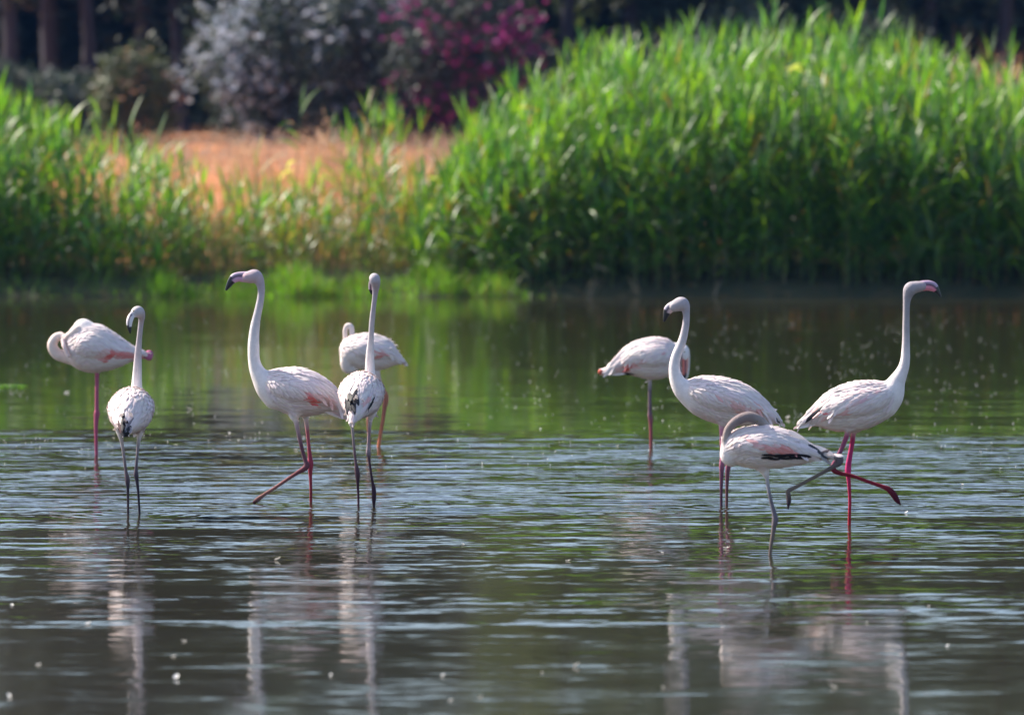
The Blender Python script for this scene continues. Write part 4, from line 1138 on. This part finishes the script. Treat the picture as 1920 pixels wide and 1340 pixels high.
b.bill([(1266, 573.5, 10.5), (1258.5, 576, 9.3), (1253, 581, 8.6), (1249.8, 588, 6.3), (1247.5, 595.5, 4.3), (1245, 603, 1.7)], split=0.50, pink=(0.70, 0.50, 0.50), upper=(0.58, 0.48, 0.54))
b.eye(1276.5, 565, 1.8, [-9.5, 9.5])

# 8. front, asleep on one leg
b = Bird('dozing flamingo nearest the camera, brownish neck laid over its back, pink black wing', 1445, 1042)
b.chain([(1374, 848, 20), (1386, 839, 31), (1411, 838, 38.5), (1440, 838, 39.5), (1468, 841, 34), (1495, 846, 24), (1520, 850, 14.5), (1542, 853, 7.5), (1560, 854, 3)], torso=True, ratio=0.86)
b.chain([(1372, 838, 0, 14), (1368, 853, 0, 17.5), (1371, 862, 0, 12.5)], k=0.02)
b.chain([(1362, 845, -8, 9), (1359.5, 832, -8, 6), (1360.5, 818, -8, 6.2), (1365, 805, -8, 7.5), (1374, 794, -8, 8.6), (1386, 786, -6, 9.4), (1398, 781.5, -6, 9.8), (1409, 781.5, -6, 10), (1420, 786, -6, 9.5), (1431, 792, -4, 7.5), (1442, 799, -2, 5)], cols=[WHITE, (0.62, 0.50, 0.46), (0.48, 0.37, 0.36), (0.44, 0.34, 0.34), (0.42, 0.34, 0.34), (0.50, 0.42, 0.40), (0.7, 0.6, 0.58)], k=0.008)
b.chain([(1428, 868, 0, 16), (1433, 880, 0, 9), (1436, 889, 0, 6), (1438.2, 897, 0, 3.8), (1441.5, 920, 0, 3.4), (1447, 945, 0, 3.6), (1451.5, 962, 0, 4.6), (1453.5, 974, 0, 6), (1451.5, 985, 0, 5), (1449.5, 998, 0, 4), (1446, 1020, 0, 3.4), (1443.8, 1042, 0, 3.2), (1443, 1075, 0, 3.2)],
        cols=[WHITE, WHITE, (0.7, 0.64, 0.68), (0.36, 0.32, 0.38), (0.34, 0.29, 0.35), (0.33, 0.26, 0.3), (0.34, 0.26, 0.25), (0.36, 0.27, 0.23), (0.28, 0.21, 0.18)], k=0.012)
b.chain([(1528, 858, 4, 4), (1552, 856, 2, 3.5), (1568, 857, 0, 5), (1574.5, 861, 0, 7.2), (1572, 868, -2, 6.4), (1563, 873.5, -3, 4.6), (1545, 884, -4, 3.6), (1520, 897.5, -4, 3.5), (1495, 911, -4, 3.6), (1479, 919, -4, 4.2), (1478, 926, -4, 4.4), (1479, 937, -4, 4.7), (1478, 947, -4, 2.8), (1477.6, 955, -4, 0.9)],
        cols=[(0.5, 0.42, 0.44), (0.4, 0.34, 0.36), (0.24, 0.19, 0.22), (0.26, 0.2, 0.2), (0.36, 0.28, 0.24), (0.36, 0.28, 0.24), (0.34, 0.25, 0.22), (0.1, 0.06, 0.09), (0.09, 0.06, 0.08)], k=0.006)
b.wings(); b.build_body(M_BODY)
b.feathers([(1468, 845, 36, 9.5, 2, (0.86, 0.28, 0.26), .95), (1425, 833, 30, 5, -18, BLUSH, .85), (1400, 824, 12, 4, -25, BLUSH, .6), (1460, 838, 34, 9, -8, BLUSH, .5), (1472, 854, 36, 4.6, -1, BLACK, 1), (1434, 846, 6, 3, -40, BLACK, 1), (1536, 848, 18, 5.5, -40, (0.05, 0.05, 0.08), 1)], droop=0.45, blackp=1.0)
b.long_feathers([(1478, 808, 1518, 832, 15, 11, WHITE), (1492, 820, 1538, 845, 13, 10, WHITE), (1515, 832, 1552, 860, 11.5, 8, (0.04, 0.045, 0.07)), (1510, 838, 1548, 862, 10.5, 5, (0.05, 0.05, 0.08)), (1525, 836, 1566, 854, 7, 10, WHITE), (1500, 848, 1540, 864, 10, 9, WHITE)], 'tail')
b.eye(1419, 789, 1.6, [-15])

# 9. walking right
b = Bird('flamingo striding right at the far right, crimson legs, head held high', 1593, 986)
b.chain([(1672, 738, 20), (1660, 745, 29), (1640, 753, 38.5), (1612, 760, 45), (1585, 766, 42.5), (1560, 772, 33), (1538, 778, 20.5), (1516, 787, 11), (1500, 796, 5)], torso=True, ratio=0.84)
b.chain([(1660, 758, 0, 24), (1668, 745, 0, 24), (1674, 732, 0, 21.5), (1680.5, 717, 0, 16.5), (1688.5, 702, 0, 12.5), (1694.5, 688, 0, 10.2), (1697.5, 672, 0, 8.8), (1698.3, 656, 0, 7.9), (1698.8, 634, 0, 7), (1698.8, 612, 0, 6.6), (1699.2, 590, 0, 6.4), (1699.5, 572, 0, 6.5), (1700.5, 562, 0, 7.4), (1702.5, 552, 0, 9.5), (1707, 542, 0, 12.6), (1714, 539, 0, 11.6), (1722, 537.5, 0, 10.6), (1729, 536.5, 0, 9)],
        cols=[WHITE, WHITE, (0.80, 0.70, 0.70), (0.78, 0.68, 0.69), (0.68, 0.60, 0.62), (0.55, 0.49, 0.53), (0.50, 0.45, 0.50), (0.56, 0.5, 0.54), (0.62, 0.50, 0.54)], k=0.02)
b.chain([(1606, 795, 8, 14), (1601, 810, 8, 5.8), (1599, 826, 8, 4.6), (1595, 850, 8, 4.6), (1591.5, 870, 8, 5.4), (1590.5, 884, 8, 5.8), (1591.5, 896, 8, 4.2), (1592.7, 912, 8, 3.5), (1594, 938, 8, 3.1), (1593.3, 965, 8, 3.1), (1593, 986, 8, 3.2), (1593, 1020, 8, 3.2)],
        cols=[WHITE, (0.62, 0.05, 0.16), (0.66, 0.05, 0.22), (0.72, 0.05, 0.22), (0.62, 0.04, 0.12), (0.55, 0.03, 0.06), (0.5, 0.04, 0.05)], k=0.01)
b.chain([(1592, 795, -8, 14), (1589, 810, -8, 5.6), (1582, 830, -8, 4.4), (1572, 852, -8, 4.2), (1563.5, 869, -8, 4.8), (1561, 877, -8, 5), (1566, 883, -8, 4.8), (1577, 887, -8, 3.9), (1598, 891.5, -8, 3.4), (1630, 903, -8, 3.4), (1652, 910.5, -8, 3.8), (1665, 916, -8, 5.2), (1674, 925, -8, 6), (1681, 936, -8, 5), (1687.5, 945, -8, 1.4)],
        cols=[WHITE, (0.55, 0.12, 0.24), (0.42, 0.14, 0.25), (0.44, 0.12, 0.2), (0.30, 0.03, 0.05), (0.36, 0.03, 0.05), (0.42, 0.03, 0.06), (0.42, 0.03, 0.06), (0.28, 0.03, 0.06), (0.16, 0.02, 0.05), (0.13, 0.02, 0.05)], k=0.006)
b.wings(); b.build_body(M_BODY)
b.feathers([(1549, 772, 5, 10, -25, (0.82, 0.12, 0.14), .9), (1530, 768, 6, 9, -35, BLUSH, .8), (1580, 772, 10, 4, 15, PINK, .5), (1610, 752, 16, 3, 25, (0.72, 0.25, 0.32), .45), (1647, 734, 4, 4, 0, (0.7, 0.2, 0.3), .5), (1558, 757, 3, 7, -30, PINK, .6), (1528, 777, 8, 2, 0, BLACK, .9), (1610, 745, 30, 18, 20, BLUSH, .12)], droop=0.6)
b.long_feathers([(1562, 735, 1524, 768, 15, 10, WHITE), (1548, 748, 1508, 780, 13, 9, WHITE), (1535, 762, 1500, 789, 11, 8, WHITE), (1545, 784, 1496, 790, 9, 8, WHITE), (1540, 790, 1492, 803, 8, 8, WHITE), (1570, 728, 1540, 755, 18, 9, WHITE)], 'tail')
b.bill([(1726, 536.7, 10), (1734.5, 535.4, 9.8), (1743, 535.5, 9.6), (1750.5, 538.5, 9), (1756, 544, 6), (1760.5, 550, 3.6), (1764.8, 556.8, 1.4)], split=0.62, pink=(0.78, 0.24, 0.34), upper=(0.50, 0.34, 0.46))
b.eye(1714, 535, 1.5, [-9, 9])

# ------------------------------------------------------------------ things afloat
def floater_mesh(kind):
    V, Fq = [], []
    n = 7
    for i in range(n + 1):
        t = i / n; wv = 0.5 * math.sin(math.pi * min(1, t * 0.9 + 0.08)) ** 0.7
        zc = 0.5 * (t - 0.35) ** 2 + (0.25 * t if kind else 0.02)
        for e in (-1, -0.5, 0, 0.5, 1):
            V.append((t - 0.5, e * wv * 0.55, zc + abs(e) * 0.16 * (1 + 0.4 * math.sin(9 * t + 3 * e))))
    for i in range(n):
        for e in range(4): Fq.append((i * 5 + e, i * 5 + e + 1, (i + 1) * 5 + e + 1, (i + 1) * 5 + e))
    return mk_mesh('floating_feather', V, Fq, M_FEATHER, np.tile(np.array((0.8, 0.78, 0.76)), (len(V), 1)))
FM = [floater_mesh(0), floater_mesh(1)]
FL = [(125, 735, 9), (330, 1273, 15), (165, 1170, 13), (520, 1050, 12), (72, 1247, 9), (17, 1307, 10), (345, 1202, 9), (1080, 1250, 13), (1625, 1167, 10), (1562, 1290, 13),
      (1362, 1027, 10), (1240, 1036, 7), (1065, 1051, 8), (1477, 784, 12), (555, 842, 9), (355, 766, 8), (430, 811, 7), (620, 1267, 7), (1016, 1262, 8), (1699, 961, 7), (1804, 907, 6), (704, 997, 5),
      (325, 1231, 8), (1243, 1290, 8), (1741, 1136, 7), (1776, 1212, 7), (122, 1001, 5), (868, 1020, 5), (1395, 990, 5), (845, 1315, 7), (22, 1135, 10), (830, 1268, 8), (900, 1308, 8)]
for i, (px, py, sz) in enumerate(FL):
    D = wdist(py + 2); p = at(px, py + 2, D); s_ = sz * D / F * 1.25
    o = link('floating_feather', FM[i % 2], None, (p.x, D, 0.001))
    o.scale = (s_, s_, s_ * 0.9); o.rotation_euler = (0, 0, random.uniform(0, 6.28))
    own = {0: 'far small feather afloat below the one legged bird at the far left', 1: 'biggest white feather afloat, between the two left reflections near the bottom edge',
           2: 'white feather afloat beside the leftmost broad reflection', 3: 'upright white feather afloat under the walking bird on the left', 7: 'large white feather afloat in the middle of the dark foreground water',
           8: 'white feather afloat between the reflections of the two rightmost birds', 9: 'white feather afloat at the bottom, right of the dozing bird reflection',
           10: 'white feather afloat between the legs reflections of the bird behind the dozing one', 13: 'bright upright feather afloat just left of the striding bird tail',
           5: 'white feather afloat in the bottom left corner', 20: 'tiny feather afloat at the far right beyond the striding bird foot', 19: 'small feather afloat by the lifted foot of the striding bird'}.get(i)
    tag(o, own or 'small white down feather floating on the pond', 'feather', 'small white feathers afloat on the water')

def build_specks():
    B = Blades()
    n = 1100
    cx, cy = rng.uniform(-30, 1950, 70), rng.uniform(600, 860, 70)
    ci = rng.integers(0, 70, n); cs = rng.uniform(0.4, 1.6, 70)[ci]
    loose = rng.random(n) < 0.45
    py = np.clip(np.where(loose, rng.uniform(600, 880, n), cy[ci] + rng.normal(0, 13, n) * cs), 585, 900)
    px = np.where(loose, rng.uniform(-30, 1950, n), cx[ci] + rng.normal(0, 40, n) * cs)
    k = rng.random(n) < np.interp(px, [0, 500, 900, 1300, 1950], [.7, .6, .5, 1, 1])
    px, py = px[k], py[k]; n = len(px)
    D = np.array([wdist(v) for v in py]); X = (px - 960) / F * D
    P = np.stack([X, D, np.full(n, 0.003)], -1)
    for q in range(2):
        B.add(P, rng.uniform(0, 6.28, n), rng.uniform(0.1, 1.2, n), 0.5, rng.uniform(0.004, 0.012, n), rng.uniform(0.003, 0.006, n), (0.7, 0.7, 0.66), nseg=1, wprof=np.array([1., .6]))
    o = link('floating_fluff', B.mesh('floating_fluff', M_FLOWER))
    tag(o, 'tiny specks of seed fluff and down on the water', kind='stuff')
build_specks()

# ------------------------------------------------------------------ the air
def build_haze():
    V = np.array([(x, y, z) for x in (-1700, 1700) for y in (-120, 1900) for z in (-3.0, 24.0)], float)
    Fq = np.array([(0, 1, 3, 2), (4, 6, 7, 5), (0, 4, 5, 1), (2, 3, 7, 6), (0, 2, 6, 4), (1, 5, 7, 3)])
    m, nt, out = new_mat('air')
    v = nt.nodes.new('ShaderNodeVolumePrincipled')
    v.inputs['Color'].default_value = (0.16, 0.40, 1.0, 1)
    v.inputs['Density'].default_value = HAZE
    v.inputs['Anisotropy'].default_value = 0.1
    nt.links.new(v.outputs[0], out.inputs['Volume'])
    o = link('haze', mk_mesh('haze', V, Fq, m, smooth=False))
    tag(o, 'thin bluish summer haze over the pond', kind='stuff')
HAZE = 0.00010
build_haze()

# ------------------------------------------------------------------ pale litter at the foot of the reeds
def broken_stalk(px, py, Y, L, az, pitch, label, col=(0.30, 0.24, 0.16), r=0.008, n=3):
    p = at(px, py, Y)
    B = Blades()
    for k in range(n):
        B.add([(0.03 * k, 0.02 * k, 0)], [az + random.uniform(-.5, .5)], [pitch + random.uniform(-.2, .3)], [random.uniform(0.2, 1.6)], [L * random.uniform(.7, 1.1)], [r * 2.6], [col], nseg=5,
              wprof=np.array([.8, 1, 1, .9, .7, .2]))
    o = link('broken_stalk', B.mesh('broken_stalk', M_DRY), None, p)
    tag(o, label, 'stalk')
broken_stalk(1095, 556, 67.25, 0.30, 0.3, 1.3, 'pale bent stalks leaning out of the water left of the dark reeds', n=5)
broken_stalk(1185, 552, 67.3, 0.26, 2.6, 1.2, 'small tan broken stalks at the foot of the right reeds', col=(0.4, 0.3, 0.18), n=4)
broken_stalk(1335, 556, 67.25, 0.22, 0.9, 1.4, 'single pale broken stalk standing at the dark reed foot', n=2)
broken_stalk(1113, 499, 67.6, 0.26, 0.0, 0.05, 'short pale stalk lying flat across the reeds', n=2)
broken_stalk(940, 555, 67.25, 0.20, 3.0, 0.5, 'low pale litter at the waterline below the middle reeds', n=6)
broken_stalk(620, 270, 69.0, 0.35, 1.7, 1.2, 'pale dry blade under the lone reed', n=3)

def algae():
    D = wdist(725); p = at(22, 725, D)
    B = Blades()
    n = 260
    a = rng.uniform(0, 6.28, n); r = rng.random(n) ** 0.6
    P = np.stack([0.11 * r * np.cos(a), 0.16 * r * np.sin(a), np.full(n, 0.004)], -1)
    B.add(P, rng.uniform(0, 6.28, n), rng.uniform(0.0, 0.35, n), 0.3, 0.03, 0.018, np.array((0.09, 0.19, 0.03)) * rng.uniform(0.7, 1.2, (n, 1)), nseg=1, wprof=np.array([1, .7]))
    o = link('algae_mat', B.mesh('algae_mat', M_GRASS), None, (p.x, D, 0))
    tag(o, 'small bright green mat of algae afloat at the left edge', 'algae')
algae()
